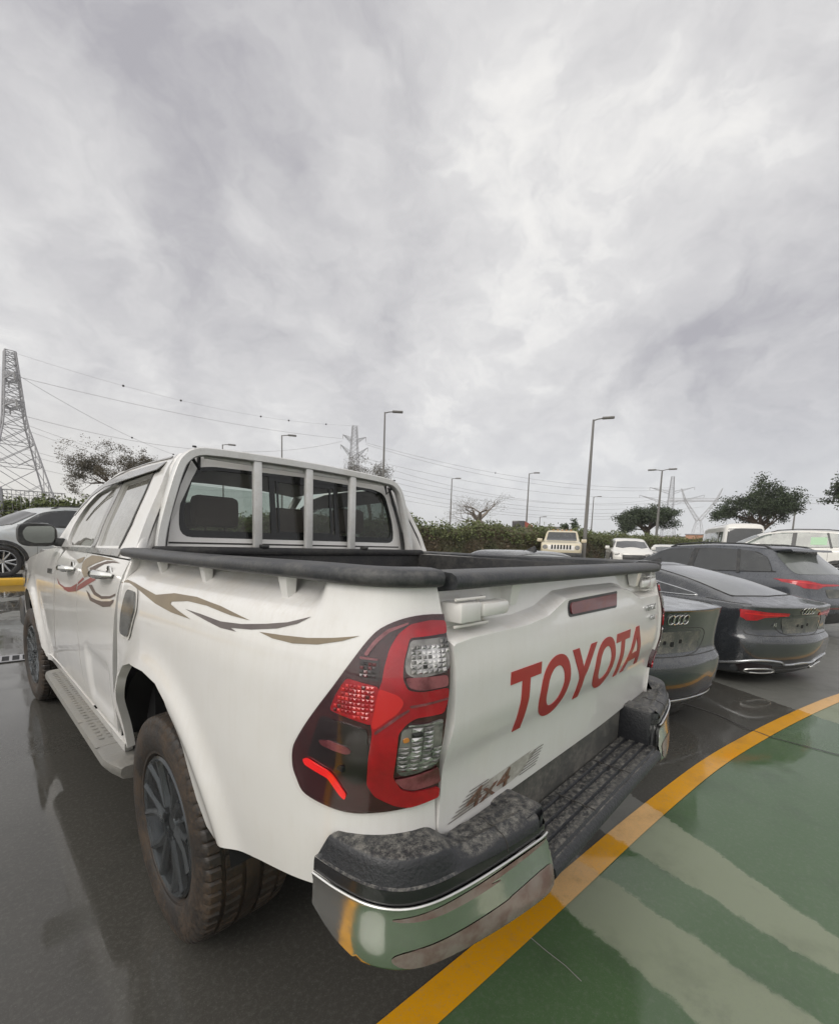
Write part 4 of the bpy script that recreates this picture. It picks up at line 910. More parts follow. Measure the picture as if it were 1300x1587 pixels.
# centre step
mb = MB(); xa, xb = -.405, .465
prof = [(-1.192,.596),(-1.204,.620),(-1.200,.634),(-1.188,.645)]
y = -1.184
for k in range(4): prof += [(y,.645),(y+.005,.6525),(y+.025,.6525),(y+.030,.645),(y+.035,.645)]; y += .036
prof += [(-1.035,.645),(-1.035,.600)]
V = [(x, a, b) for x in (xa, xb) for a, b in prof]; n = len(prof); mb.add(V, [[i, (i+1) % n, n+(i+1) % n, n+i] for i in range(n)]+[list(range(n)), list(range(n, 2*n))[::-1]])
mb.build('centre_step', 'pad_plastic', BU, 40)
mb = MB(); mb.rbox(-.40, .46, -1.045, -.985, .60, .785, .01); mb.build('bumper_back_panel', 'under_grey', BU)
mb = MB()
pass
for x in (-.12, .18): mb = MB(); mb.bar((x, -1.18, .6515), (x, -1.06, .6515), .0028); mb.build('step_seam', 'seam', BU)
# ---- cab
FARCH = [(3.085-.53*math.cos(a)*.93, .40+.53*math.sin(a)) for a in [R(20+140*k/14) for k in range(15)]]
D_R = [(.425,1.292),(.43,1.20),(.44,1.10),(.47,.98),(.50,.85),(.52,.72),(.54,.60),(.56,.545),(1.195,.535),(1.195,1.292)]
D_F = [(1.203,1.292),(1.203,.535),(2.05,.53),(2.06,.62),(1.97,.82),(1.90,1.0),(1.885,1.14),(1.87,1.22),(1.80,1.292)]
FW = [(1.878,1.292),(1.892,1.22),(1.907,1.14),(1.92,1.0),(1.99,.82),(2.08,.62),(2.07,.50),(2.52,.48),(2.535,.52)]+FARCH+[(3.62,.55),(3.95,.58),(3.95,.80),(3.90,1.0),(3.70,1.10),(3.3,1.17),(2.8,1.225),(2.3,1.28)]
UP = [(.425,1.298),(.45,1.45),(.50,1.62),(.55,1.73),(.60,1.765),(1.0,1.775),(1.3,1.765),(1.53,1.735),(1.73,1.675),(1.90,1.585),(2.05,1.47),(2.22,1.34),(2.30,1.29),(1.878,1.298)]
WF = rnd([(1.835,1.318),(1.185,1.328),(1.265,1.662),(1.47,1.662),(1.72,1.632),(1.86,1.565),(1.93,1.44),(1.93,1.35)], .03)
WR = rnd([(1.085,1.332),(.665,1.345),(.640,1.44),(.690,1.683),(1.185,1.662),(1.135,1.50)], .025)
for mir in BOTH:
    up = panel('cab_side_frame', S_cab, UP, 'white_paint', TR, holes=[WF, WR], res=.028, thick=.03, out=(-1,0,.2), mir=mir)
    panel('cab_side_lining', S_cab, UP, 'cabin', up, holes=[WF, WR], res=.06, thick=0, off=-.035, out=(-1,0,.2), mir=mir, inner=True)
    panel('pillar_trim', S_cab, [(1.165,1.31),(1.10,1.31),(1.145,1.49),(1.19,1.675),(1.275,1.675)], 'visor_grey', up, res=.03, thick=.002, off=.003, out=(-1,0,.2), mir=mir)
    panel('window_edge_trim', S_cab, [(.690,1.690),(.62,1.44),(.655,1.325),(.675,1.34),(.645,1.44),(.705,1.685)], 'seam', up, res=.03, thick=.002, off=.003, out=(-1,0,.2), mir=mir)
    panel('belt_trim', S_cab, [(.60,1.300),(1.93,1.285),(1.93,1.300),(1.2,1.318),(.60,1.332)], 'visor_grey', up, res=.03, thick=.004, off=.006, out=(-1,0,.2), mir=mir)
    g1 = panel('front_door_glass', S_cab, WF, 'side_glass', TR, res=.05, thick=0, off=-.012, out=(-1,0,.2), mir=mir)
    g2 = panel('rear_door_glass', S_cab, WR, 'side_glass', TR, res=.05, thick=0, off=-.012, out=(-1,0,.2), mir=mir)
    if not mir: panel('paper_sticker', S_cab, [(.93,1.44),(1.03,1.44),(1.06,1.60),(1.03,1.64),(.98,1.62)], 'sticker_green', g2, res=.04, thick=0, off=-.018, out=(-1,0,.2))
    # wind deflector over both windows
    def S_vis(y, z): q = S_cab(y, z); q[0] -= .022*sst(1.73,1.665,z)+.004; return q
    panel('wind_deflector', S_vis, [(.618,1.688),(.612,1.728),(.90,1.735),(1.25,1.733),(1.50,1.705),(1.70,1.650),(1.86,1.575),(1.93,1.50),(1.90,1.50),(1.83,1.555),(1.69,1.618),(1.48,1.660),(1.25,1.668)], 'visor_grey', up, res=.02, thick=.004, out=(-1,0,.2), mir=mir)
    panel('roof_drip_strip', S_cab, [(.60,1.742),(1.0,1.757),(1.3,1.752),(1.5,1.727),(1.70,1.672),(1.70,1.679),(1.5,1.735),(1.3,1.760),(1.0,1.765),(.60,1.752)], 'visor_grey', up, res=.03, thick=.003, off=.004, out=(-1,0,.2), mir=mir)
    # corner between side and back
    def S_cor(q, z):
        a = q*math.pi/2; w = float(-S_cab(.50, z)[0]); y0 = .425+.35*(z-1.298) if z < 1.6 else .5307+.5*(z-1.6)*.5
        yb = .487+.10*max(0, z-1.34)+.010; return np.array([-(w-.115+.115*math.cos(a)), y0-.003-.022*math.sin(2*a)+(yb-y0)*(1-math.cos(a)), z])
    panel('rear_pillar', S_cor, [(0,.95),(1.0,.95),(1.0,1.765),(0,1.765)], 'white_paint', up, res=.06, thick=0, out=(-1,-1,0), mir=mir)
    # doors and front wing
    for nm, pl in (('rear_door', D_R), ('front_door', D_F)):
        dr = panel(nm, S_cab, pl, 'white_paint', TR, res=.024, thick=.03, out=(-1,0,0), mir=mir)
        hy, hz = ((.65,1.215) if nm == 'rear_door' else (1.42,1.192))
        q = S_cab(hy, hz); sg = -1 if not mir else 1; qx = q[0] if not mir else 2*XC-q[0]
        mb = MB(); mb.lathe([(0,.002),(.004,.045),(.009,.046),(.010,.002)], 20, 'X', (qx-.003 if not mir else qx-.007, hy-.02, hz)); b1 = mb.build('handle_cup', 'chrome', dr)
        mb = MB(); hw = .105
        pts = [(qx+sg*a, hy+b, hz+c) for a, b, c in ((.002,-hw,.008),(.028,-hw+.02,.010),(.042,-.04,.010),(.044,.03,.008),(.036,hw-.03,.004),(.004,hw,0))]
        mb.tube(pts, [.010,.016,.019,.019,.016,.010], 10); mb.build('door_handle', 'chrome', dr)
        if nm == 'rear_door':
            E = [('swoosh_decal', [(1.19,1.243),(1.17,1.262),(1.0793,1.2848),(.8979,1.288),(.7147,1.287),(.5283,1.2758),(.6546,1.2815),(.7934,1.2769),(.9285,1.2532),(1.0521,1.2257),(.9859,1.2072),(.9377,1.1963),(1.0598,1.1755),(1.1618,1.2037)], 'decal_tan'),
                 ('swoosh_decal', [(.9994,1.2262),(.8794,1.253),(.7452,1.2742),(.6312,1.2788),(.5364,1.2753),(.6543,1.2712),(.7752,1.2578),(.8622,1.2338),(.9537,1.2095)], 'decal_brown'),
                 ('swoosh_decal', [(1.19,1.098),(1.0438,1.1306),(.8228,1.1835),(.8629,1.1992),(1.0114,1.168),(1.19,1.122)], 'decal_pink'),
                 ('swoosh_decal', [(1.19,1.140),(1.0878,1.1761),(1.054,1.1693),(1.19,1.128)], 'decal_pink'),
                 ('swoosh_decal', [(.9528,1.1514),(.8739,1.1569),(.7877,1.1327),(.6725,1.1262),(.5341,1.1411),(.455,1.160),(.46,1.150),(.5301,1.1317),(.6676,1.1142),(.8141,1.1168)], 'decal_brown'),
                 ('swoosh_decal', [(.9844,1.1237),(.9208,1.1147),(.8605,1.100),(.7568,1.0998),(.6642,1.1048),(.5258,1.1208),(.47,1.135),(.475,1.122),(.5186,1.1005),(.6326,1.0836),(.7521,1.0831),(.8825,1.0825)], 'decal_brown')]
        else:
            E = [('swoosh_decal', [(1.3683,1.2476),(1.2591,1.2657),(1.21,1.27),(1.21,1.245),(1.2704,1.2339)], 'decal_tan'),
                 ('swoosh_decal', [(1.811,1.1163),(1.6955,1.0903),(1.5375,1.0844),(1.3658,1.1005),(1.21,1.134),(1.21,1.120),(1.3235,1.0941),(1.5473,1.0743),(1.7426,1.0846)], 'decal_pink'),
                 ('swoosh_decal', [(1.6088,1.0703),(1.4282,1.068),(1.21,1.093),(1.21,1.118),(1.2683,1.1062),(1.4312,1.0837)], 'decal_pink')]
        for n2, pl2, mt in E: panel(n2, S_cab, pl2, mt, dr, res=.02, thick=0, off=.0014, out=(-1,0,0), mir=mir)
    fw = panel('front_fender', S_cab, FW, 'white_paint', TR, res=.035, thick=.03, out=(-1,0,0), mir=mir)
    panel('side_marker', S_cab, [(2.02,1.158),(2.17,1.150),(2.17,1.120),(2.02,1.128)], 'fuel_chrome', fw, res=.03, thick=.006, off=.006, out=(-1,0,0), mir=mir)
    # sill
    panel('sill', S_cab, [(.45,.530),(.50,.47),(2.5,.46),(2.5,.50),(2.06,.522),(.56,.53)], 'white_paint', TR, res=.04, thick=.03, off=.004, out=(-1,0,0), mir=mir)
    # headlight
    panel('headlight', S_cab, [(3.62,1.10),(3.97,.98),(3.97,.86),(3.72,.92),(3.56,1.05)], 'lamp_clear', TR, res=.04, thick=.02, off=.008, out=(-1,0,0), mir=mir)
    # flared front bumper end in dark plastic with a pale top edge
    f = (lambda v: 2*XC-v) if mir else (lambda v: v)
    mb = MB(); a, b = sorted((f(-.935), f(-.86))); mb.rbox(a, b, 3.64, 3.96, .50, .78, .03); mb.build('bumper_end', 'trim_black', TR)
    # door mirror
    mb = MB(); bm = bmesh.new(); bmesh.ops.create_uvsphere(bm, u_segments=24, v_segments=14, radius=1)
    for v in bm.verts:
        x, y, z = v.co; k = lambda q, e: math.copysign(abs(q)**e, q)
        v.co = Vector((f(-.975)+k(x,.55)*.100, 2.045+max(y, -.35)*.10, 1.372+k(z,.62)*.074-(x*(-1 if not mir else 1))*.0))
    mb.bm(bm); mr = mb.build('door_mirror', 'trim_black', TR, 50)
    mb = MB(); mb.rbox(min(f(-.90),f(-.835)), max(f(-.90),f(-.835)), 2.00, 2.06, 1.30, 1.355, .015); mb.build('mirror_arm', 'trim_black', mr)
    mo = rnd([(f(-1.058),1.385),(f(-1.035),1.428),(f(-.905),1.438),(f(-.886),1.42),(f(-.890),1.34),(f(-.905),1.318),(f(-1.0),1.312),(f(-1.045),1.335)], .015)
    mb = MB(); n = len(mo); mb.add([(x, 2.016, z) for x, z in mo]+[(x, 2.030, z) for x, z in mo], [list(range(n)), list(range(n, 2*n))]+[[i, (i+1) % n, n+(i+1) % n, n+i] for i in range(n)]); mb.build('mirror_rim', 'rim_silver', mr, 30)
    cx = sum(q[0] for q in mo)/n; cz = sum(q[1] for q in mo)/n; m2 = [(cx+(x-cx)*.90, cz+(z-cz)*.88) for x, z in mo]
    mb = MB(); mb.add([(x, 1.996+.16*((abs(x-XC)-abs(cx-XC))), z) for x, z in m2], [list(range(n))]); mb.build('mirror_glass', 'mirror_glass', mr, 0)
    # running board
    pr = [(-.965,.425),(-.978,.445),(-.972,.468),(-.955,.474),(-.86,.476),(-.825,.470),(-.82,.44),(-.90,.415)]
    fr = []
    for yy, sc, dz in ((.40,.70,-.02),(.44,.93,0),(.50,1,0),(1.2,1,0),(2.02,1,0),(2.10,.96,.0),(2.15,.72,-.01)): fr.append((yy, sc, dz))
    V = []; F = []; n = len(pr)
    for yy, sc, dz in fr:
        for a, b in pr: V.append((f(-.83+(a+.83)*sc), yy, b+dz))
    for i in range(len(fr)-1):
        for k in range(n): F.append([i*n+k, i*n+(k+1) % n, (i+1)*n+(k+1) % n, (i+1)*n+k])
    F += [list(range(n)), [(len(fr)-1)*n+k for k in range(n)]]
    mb = MB(); mb.add(V, F)
    for yy in (.62, .98): mb.bar((f(-.975), yy, .472), (f(-.84), yy, .4775), .0022)
    for i in range(30):
        for j in range(3): mb.rbox(*sorted((f(-.945+j*.035), f(-.925+j*.035))), .70+i*.045, .72+i*.045, .4745, .4775, .001)
    mb.build('running_board', 'board_plate', TR, 40)
# ---- back panel of the cab, rear window
def S_bk(x, z):
    xr = x-XC*0; return np.array([x, .487+.10*max(0, z-1.34)+.012*(xr/.7)**2, z])
BW = rnd([(-.655,1.392),(-.650,1.52),(-.592,1.700),(-.50,1.722),(0,1.732),(.50,1.722),(.592,1.700),(.650,1.52),(.655,1.392)], .055)
bk = panel('cab_back', S_bk, [(-.74,.95),(.74,.95),(.745,1.34),(.72,1.45),(.665,1.62),(.62,1.72),(.56,1.772),(-.56,1.772),(-.62,1.72),(-.665,1.62),(-.72,1.45),(-.745,1.34)], 'white_paint', TR, holes=[BW], res=.04, thick=.02, out=(0,-1,0))
panel('back_lining', S_bk, [(-.72,1.0),(.72,1.0),(.70,1.40),(.64,1.62),(.56,1.75),(-.56,1.75),(-.64,1.62),(-.70,1.40)], 'cabin', bk, holes=[BW], res=.06, thick=0, off=-.03, out=(0,-1,0), inner=True)
panel('back_crease', S_bk, [(-.70,1.362),(.70,1.362),(.70,1.370),(-.70,1.370)], 'seam', bk, res=.1, thick=0, off=.0006, out=(0,-1,0))
rw = panel('rear_window', S_bk, BW, 'cab_glass', TR, res=.06, thick=0, off=-.006, out=(0,-1,0))
def inset(P, d):
    A = [np.array(p) for p in P]; c = sum(A)/len(A); return [tuple(c+(q-c)*np.array([1-d/.65, 1-d/.17])) for q in A]
panel('window_seal', S_bk, BW, 'frit', rw, holes=[inset(BW, .022)], res=.04, thick=.004, off=.001, out=(0,-1,0))
def frame(x0, x1, z0, z1, w, nm='slider_frame'):
    panel(nm, S_bk, [(x0,z0),(x1,z0),(x1,z1),(x0,z1)], 'frit', rw, holes=[[(x0+w,z0+w),(x1-w,z0+w),(x1-w,z1-w),(x0+w,z1-w)]], res=.06, thick=.004, off=-.001, out=(0,-1,0))
frame(-.215, .215, 1.40, 1.722, .030); frame(-.175, .012, 1.425, 1.70, .010); frame(.005, .165, 1.425, 1.70, .012)
panel('window_lower_band', S_bk, [(-.62,1.393),(.62,1.393),(.63,1.425),(-.63,1.425)], 'frit', rw, res=.1, thick=0, off=-.004, out=(0,-1,0))
# roof and windscreen
def S_roof(x, y):
    a = min(abs(x)/.605, 1); z = 1.768+.035*(1-a**2.2); z += -.10*max(0, (y-1.35)/1.0)**2*1.6-.012*sst(.75,.52,y); return np.array([x, y, z])
panel('roof', S_roof, [(-.60,.535),(.60,.535),(.605,1.35),(.60,1.55),(.57,1.66),(-.57,1.66),(-.60,1.55),(-.605,1.35)], 'white_paint', TR, res=.06, thick=.02, out=(0,0,1))
panel('headlining', S_roof, [(-.59,.55),(.59,.55),(.59,1.62),(-.59,1.62)], 'headliner', TR, res=.1, thick=0, off=-.03, out=(0,0,1), inner=True)
def S_ws(x, q):
    return np.array([x*(1+.26*q), 1.64+.62*q-.07*(x/.6)**2*(.4+q), 1.745-.43*q])
panel('windscreen', S_ws, [(-.58,0),(.58,0),(.58,1),(-.58,1)], 'screen_glass', TR, res=.08, thick=0, out=(0,1,1))
for sg in (-1, 1):
    mb = MB(); mb.tube([(sg*.60,1.56,1.745),(sg*.655,1.74,1.675),(sg*.71,1.91,1.58),(sg*.765,2.06,1.465),(sg*.82,2.24,1.32)], .032, 8); mb.build('windscreen_pillar', 'white_paint', TR)
def S_hd(x, y): return np.array([x, y, 1.305-.055*((y-2.2)/1.7)-.10*sst(3.3,4.02,y)-.03*(x/.8)**4])
panel('bonnet', S_hd, [(-.83,2.24),(.83,2.24),(.84,3.0),(.80,3.7),(.66,3.98),(-.66,3.98),(-.80,3.7),(-.84,3.0)], 'white_paint', TR, res=.08, thick=.03, out=(0,0,1))
mb = MB(); mb.rbox(-.62,.68,3.90,4.00,.74,1.14,.03); mb.build('grille', 'trim_black', TR)
mb = MB(); mb.rbox(-.86,.92,3.84,4.06,.44,.74,.05); mb.build('front_bumper', 'white_paint', TR)
# roll bar behind the cab
bar = thing('roll_bar', 'x', 'x'); del bar['label']; del bar['category']; bar.parent = TR
P = crom([(-.752,.455,1.34),(-.740,.456,1.42),(-.706,.458,1.55),(-.668,.462,1.67),(-.640,.464,1.725),(-.59,.466,1.762),(-.50,.468,1.774),(-.25,.468,1.782),(0,.468,1.785),(.25,.468,1.782),(.50,.468,1.774),(.59,.466,1.762),(.640,.464,1.725),(.668,.462,1.67),(.706,.458,1.55),(.740,.456,1.42),(.752,.455,1.34)], 4, False)
fr = []
for i, q in enumerate(P):
    a = np.array(P[max(i-1,0)]); b = np.array(P[min(i+1,len(P)-1)]); d_ = (b-a)/np.linalg.norm(b-a); xd = np.cross(d_, (0,1,0)); fr.append((q, tuple(xd), (0,1,0)))
V, F = sweep(fr, [(-.014,-.024),(-.019,-.018),(-.019,.018),(-.014,.024),(.014,.024),(.019,.018),(.019,-.018),(.014,-.024)]); mesh('hoop', V, F, 'silver_bar', bar, 50)
for x in (-.31, -.02, .272): mb = MB(); mb.rbox(x-.0215, x+.0215, .448, .476, 1.345, 1.772, .006); mb.build('upright', 'silver_bar', bar)
for sg in (-1, 1):
    mb = MB(); mb.tube([(sg*.566,.500,1.66+.09),(sg*.57,.49,1.70),(sg*.60,.478,1.735)], .009, 6)
    mb.tube([(sg*.60,.478,1.735),(sg*.60,.505,1.745),(sg*.655,.50,1.62),(sg*.70,.49,1.48),(sg*.722,.482,1.35)], .010, 6)
    mb.build('hoop_brace', 'trim_black', bar)
mb = MB()
for sg in (-1, 1): mb.lathe([(0,.001),(0,.009),(.006,.009),(.006,.001)], 10, 'Z', (sg*.60,.455,1.782))
mb.build('hoop_bolt', 'trim_black', bar)
mb = MB(); mb.rbox(-.55,.55,.478,.486,1.745,1.766,.003); mb.build('hoop_spacer', 'silver_bar', bar)
# cabin interior
mb = MB(); mb.box(-.80,.86,.50,2.35,.55,.62); mb.box(-.78,.84,2.05,2.4,.6,1.24); mb.build('cabin_floor', 'cabin', TR)
def seat(x, y, w, nm):
    mb = MB(); M = Matrix.Translation((x, y, 0))
    mb.rbox(-w, w, -.10, .45, .80, .98, .05, M=M); mb.rbox(-w, w, -.13, .03, .90, 1.42, .05, M=M @ Matrix.Rotation(R(0),4,'X')); s_ = mb.build(nm, 'seat_brown', TR)
    for hx in ((0,) if w < .4 else (-.42, .42, 0)):
        mb = MB(); hh = .0 if hx or w < .4 else -.03; mb.rbox(x+hx-.115, x+hx+.115, y-.13, y-.05, 1.445+hh, 1.60+hh, .03); mb.bar((x+hx-.05,y-.09,1.38),(x+hx-.05,y-.09,1.46),.007); mb.bar((x+hx+.05,y-.09,1.38),(x+hx+.05,y-.09,1.46),.007); mb.build('headrest', 'seat_brown', s_)
seat(0, .78, .64, 'rear_seat'); seat(-.38, 1.40, .27, 'front_seat'); seat(.42, 1.40, .27, 'front_seat')
mb = MB(); mb.tube([(-.40+.18*math.cos(a), 1.98+.05*math.sin(a), 1.25+.18*math.sin(a)) for a in [2*math.pi*k/24 for k in range(24)]], .016, 8, closed=True); mb.build('steering_wheel', 'cabin', TR)
mb = MB(); mb.rbox(-.12,.12,1.66,1.68,1.60,1.67,.01); mb.build('inside_mirror', 'cabin', TR)
# chassis and wheel wells
mb = MB()
mb.box(-.80,.86,-.98,-.60,.62,.80); mb.box(-.45,.51,-1.0,3.9,.42,.70); mb.box(-.78,.84,.50,2.50,.44,.60); mb.box(-.78,.84,-.60,.50,.95,1.16); mb.box(-.78,.84,2.5,3.9,.97,1.15); mb.box(-.80,.86,.40,.50,.50,1.0)
mb.box(-.56,-.50,-.62,.5,.5,1.0); mb.box(.56,.62,-.62,.5,.5,1.0); mb.box(-.56,-.50,2.5,3.7,.5,1.0); mb.box(.56,.62,2.5,3.7,.5,1.0)
mb.box(-.86,.92,-.96,.46,.955,.965)
mb.build('chassis', 'dark_void', TR, 0)
for mir in BOTH:
    f = (lambda v: 2*XC-v) if mir else (lambda v: v)
    for yc in (0.0, 3.085):
        V = []; F = []
        for k in range(21):
            a = R(14+152*k/20); 
            for x in (-.895, -.52): V.append((f(x), yc+.555*math.cos(a), .40+.560*math.sin(a)*(.98)))
        F = [[2*k, 2*k+1, 2*k+3, 2*k+2] for k in range(20)]; mesh('wheel_well', V, F, 'dark_void', TR, 40)
# ---- wheels
def tyre_mesh(mb, w, Rr, rr, n=300):
    pr = [(-w*.36, rr-.01),(-w*.42, rr+.008),(-w*.455, rr+.014),(-w*.46, rr+.024),(-w*.475, rr+.030),(-w*.495, rr+.055),(-w*.503, rr+.075),(-w*.500, rr+.090),(-w*.488, Rr-.045),(-w*.478, Rr-.034),(-w*.474, Rr-.024),(-w*.455, Rr-.012),(-w*.430, Rr-.006),(-w*.33, Rr-.001),(-w*.325, Rr-.010),(-w*.285, Rr-.010),(-w*.28,Rr),(-w*.12,Rr),(-w*.115,Rr-.009),(-w*.075,Rr-.009),(-w*.07,Rr)]
    m = len(pr); pr = pr+[(-a, b) for a, b in pr[::-1]]; M = len(pr)
    def mod(k, i, r):
        i = min(i, M-1-i)
        if i in (9,10,11,12,13): return r-(.007 if k % 5 == 0 else 0)
        if i == 8: return r
        if i in (16,17): return r-(.005 if (k+3) % 5 == 0 else 0)
        return r
    mb.lathe(pr, n, 'X', mod=mod)
def make_wheel(rim_m, tyre_m, film, Rr=.385, w=.30):
    h = bpy.data.objects.new('wheel', None); SC.collection.objects.link(h); h.empty_display_size = .1
    mb = MB(); tyre_mesh(mb, w, Rr, .236); mb.build('tyre', tyre_m, h, 28)
    mb = MB(); mb.lathe([(-.105,.240),(-.112,.232),(-.105,.222),(-.085,.218),(-.02,.205),(.10,.205),(.115,.24)], 64)
    mb.lathe([(-.086,.001),(-.088,.030),(-.078,.038),(-.070,.06),(-.03,.075),(.0,.08),(.0,.001)], 32)
    for k in range(6):
        a0 = 2*math.pi*k/6
        for da in (-.17, .17):
            pa = (-.082, .060, a0+da*.5); pb = (-.090, .150, a0+da*.9); pc = (-.100, .226, a0+da*1.5)
            mb.tube([(q[0], q[1]*math.cos(q[2]), q[1]*math.sin(q[2])) for q in (pa, pb, pc)], [.020,.015,.017], 6)
        mb.lathe([(0,.0008),(-.008,.008),(0,.0085)], 6, 'X', (-.082, .052*math.cos(a0+.3), .052*math.sin(a0+.3)))
    mb.build('rim', rim_m, h, 40).location.x = -.026
    mb = MB(); mb.lathe([(.0,.001),(.0,.215)], 32); mb.build('brake_disc', 'dark_void', h, 0)
    if film:
        rg = random.Random(5); V = [(-.113,0,0)]; F = []; nr, na = 9, 48; ph = [rg.uniform(0,6.28) for _ in range(8)]
        for i in range(1, nr+1):
            r = .232*i/nr
            for k in range(na):
                a = 2*math.pi*k/na; x = r*math.cos(a); y = r*math.sin(a)
                dx = .004*math.sin(3*a+ph[0]+r*22)+.002*math.sin(7*a+ph[1]-r*30)+.003*math.sin(x*45+ph[2])*math.sin(y*38+ph[3]); V.append((-.112+dx*min(1,(nr-i)*.6), x, y))
        F = [[0, 1+k, 1+(k+1) % na] for k in range(na)]
        for i in range(nr-1):
            for k in range(na): F.append([1+i*na+k, 1+(i+1)*na+k, 1+(i+1)*na+(k+1) % na, 1+i*na+(k+1) % na])
        mesh('wheel_film', V, F, 'wheel_film', h, 60).location.x = -.026
    return h
def copy_tree(o, parent=None):
    c = o.copy(); SC.collection.objects.link(c); c.parent = parent
    for ch in list(o.children): copy_tree(ch, c)
    return c
w0 = make_wheel('rim_dark', 'tyre', True)
for i, (x, y, rz) in enumerate([(-.757,0,0),(.817,0,math.pi),(-.80,3.085,R(3)),(.86,3.085,math.pi+R(3))]):
    w_ = w0 if i == 0 else copy_tree(w0)
    w_.parent = TR; w_.location = (x, y, .385); w_.rotation_euler = (R(37*i), 0, rz)

# ================================================================ OTHER CARS
def ringcar(rings, parent, paint, arches=(), sub=2, tw=.33):
    """rings: dict(y0,y1,w,z=[(y,z)..] or number, rc corner radius, bow) ; y grows to the front, rear at 0"""
    NS, NC, NE = 17, 5, 7; V = []; F = []; rows = []
    for rg in rings:
        y0, y1, w = rg['y0'], rg['y1'], rg['w']; rc = min(rg.get('rc', .25), w*.9, (y1-y0)*.45); rx = min(rg.get('rx', rc), w*.9); bow = rg.get('bow', .06); bf = rg.get('bf', .14)
        zf = rg['z']; zf = Spl(zf) if isinstance(zf, list) else (lambda y, q=zf: q)
        def wt(y):
            L = rings[0]['L']; return w*(1-.05*sst(.9,0,y)-.07*sst(L-1.3,L,y))
        pts = []
        for k in range(NS): y = y0+rc+(y1-y0-2*rc)*k/(NS-1); pts.append((wt(y), y))
        for k in range(1, NC): a = math.pi/2*k/NC; wr = wt(y1-rc); pts.append((wr-rx+rx*math.cos(a), y1-rc+rc*math.sin(a)))
        wr = wt(y1-rc)-rx
        for k in range(NE): x = wr-2*wr*k/(NE-1); pts.append((x, y1+bf*(1-(x/max(wr,1e-3))**2)*min(1,w)))
        for k in range(1, NC): a = math.pi/2*(1-k/NC); w2 = wt(y1-rc); pts.append((-(w2-rx+rx*math.cos(a)), y1-rc+rc*math.sin(a)))
        for k in range(NS): y = y1-rc-(y1-y0-2*rc)*k/(NS-1); pts.append((-wt(y), y))
        for k in range(1, NC): a = math.pi/2*k/NC; w2 = wt(y0+rc); pts.append((-(w2-rx+rx*math.cos(a)), y0+rc-rc*math.sin(a)))
        wr = wt(y0+rc)-rx
        for k in range(NE): x = -wr+2*wr*k/(NE-1); pts.append((x, y0-bow*(1-(x/max(wr,1e-3))**2)))
        for k in range(1, NC): a = math.pi/2*(1-k/NC); w2 = wt(y0+rc); pts.append((w2-rx+rx*math.cos(a), y0+rc-rc*math.sin(a)))
        b = len(V); n = len(pts); V += [(x, y, zf(y)) for x, y in pts]; rows.append((b, n))
    for (a, n), (b, _) in zip(rows, rows[1:]): F += [[a+i, a+(i+1) % n, b+(i+1) % n, b+i] for i in range(n)]
    for (b, n), up in ((rows[0], False), (rows[-1], True)):
        half = n//2; cz = V[b][2]; 
        # cap by pairing points across the width
        idx = [b+i for i in range(n)]; R_ = [idx[i] for i in range(NS)]; L_ = [idx[NS+NC-1+NE+NC-1+NS-1-i] for i in range(NS)]
        quads = [[R_[i], R_[i+1], L_[i+1], L_[i]] for i in range(NS-1)]
        fr_ = [idx[NS-1+i] for i in range((NC-1)*2+NE+2)]; rr_ = [idx[(NS*2+(NC-1)*2+NE-1+i) % n] for i in range((NC-1)*2+NE+2)]
        quads += [fr_, rr_]
        F += [q if not up else q[::-1] for q in quads]
    bm = bmesh.new(); vs = [bm.verts.new(v) for v in V]
    for f in F:
        try: bm.faces.new([vs[i] for i in f])
        except ValueError: pass
    bmesh.ops.recalc_face_normals(bm, faces=bm.faces)
    me = bpy.data.meshes.new('body'); bm.to_mesh(me); bm.free()
    tmp = bpy.data.objects.new('tmp', me); SC.collection.objects.link(tmp); md = tmp.modifiers.new('s', 'SUBSURF'); md.levels = sub; md.render_levels = sub
    cuts = []
    for yc, zc, r, wo in arches:
        for sg in (-1, 1):
            mb = MB(); mb.lathe([(-.001,.001),(0,r),(.60,r),(.601,.001)] if sg > 0 else [(-.601,.001),(-.60,r),(0,r),(.001,.001)], 40, 'X', (sg*(wo-tw), yc, zc)); c = mb.build('cut', None, None, 0); cuts.append(c)
            bmc = bmesh.new(); bmc.from_mesh(c.data); bmesh.ops.remove_doubles(bmc, verts=bmc.verts, dist=.004); bmesh.ops.recalc_face_normals(bmc, faces=bmc.faces); bmc.to_mesh(c.data); bmc.free()
            bo = tmp.modifiers.new('b', 'BOOLEAN'); bo.operation = 'DIFFERENCE'; bo.object = c; bo.solver = 'EXACT'
    dg = bpy.context.evaluated_depsgraph_get(); dg.update(); m2 = bpy.data.meshes.new_from_object(tmp.evaluated_get(dg))
    for o in [tmp]+cuts: bpy.data.objects.remove(o)
    m2.materials.clear(); m2.polygons.foreach_set('use_smooth', [True]*len(m2.polygons)); m2.set_sharp_from_angle(angle=R(42)); m2.name = 'body'
    body = link('body', m2, paint, parent)
    bm = bmesh.new(); bm.from_mesh(m2); bv = BVHTree.FromBMesh(bm); bm.free()
    return body, bv
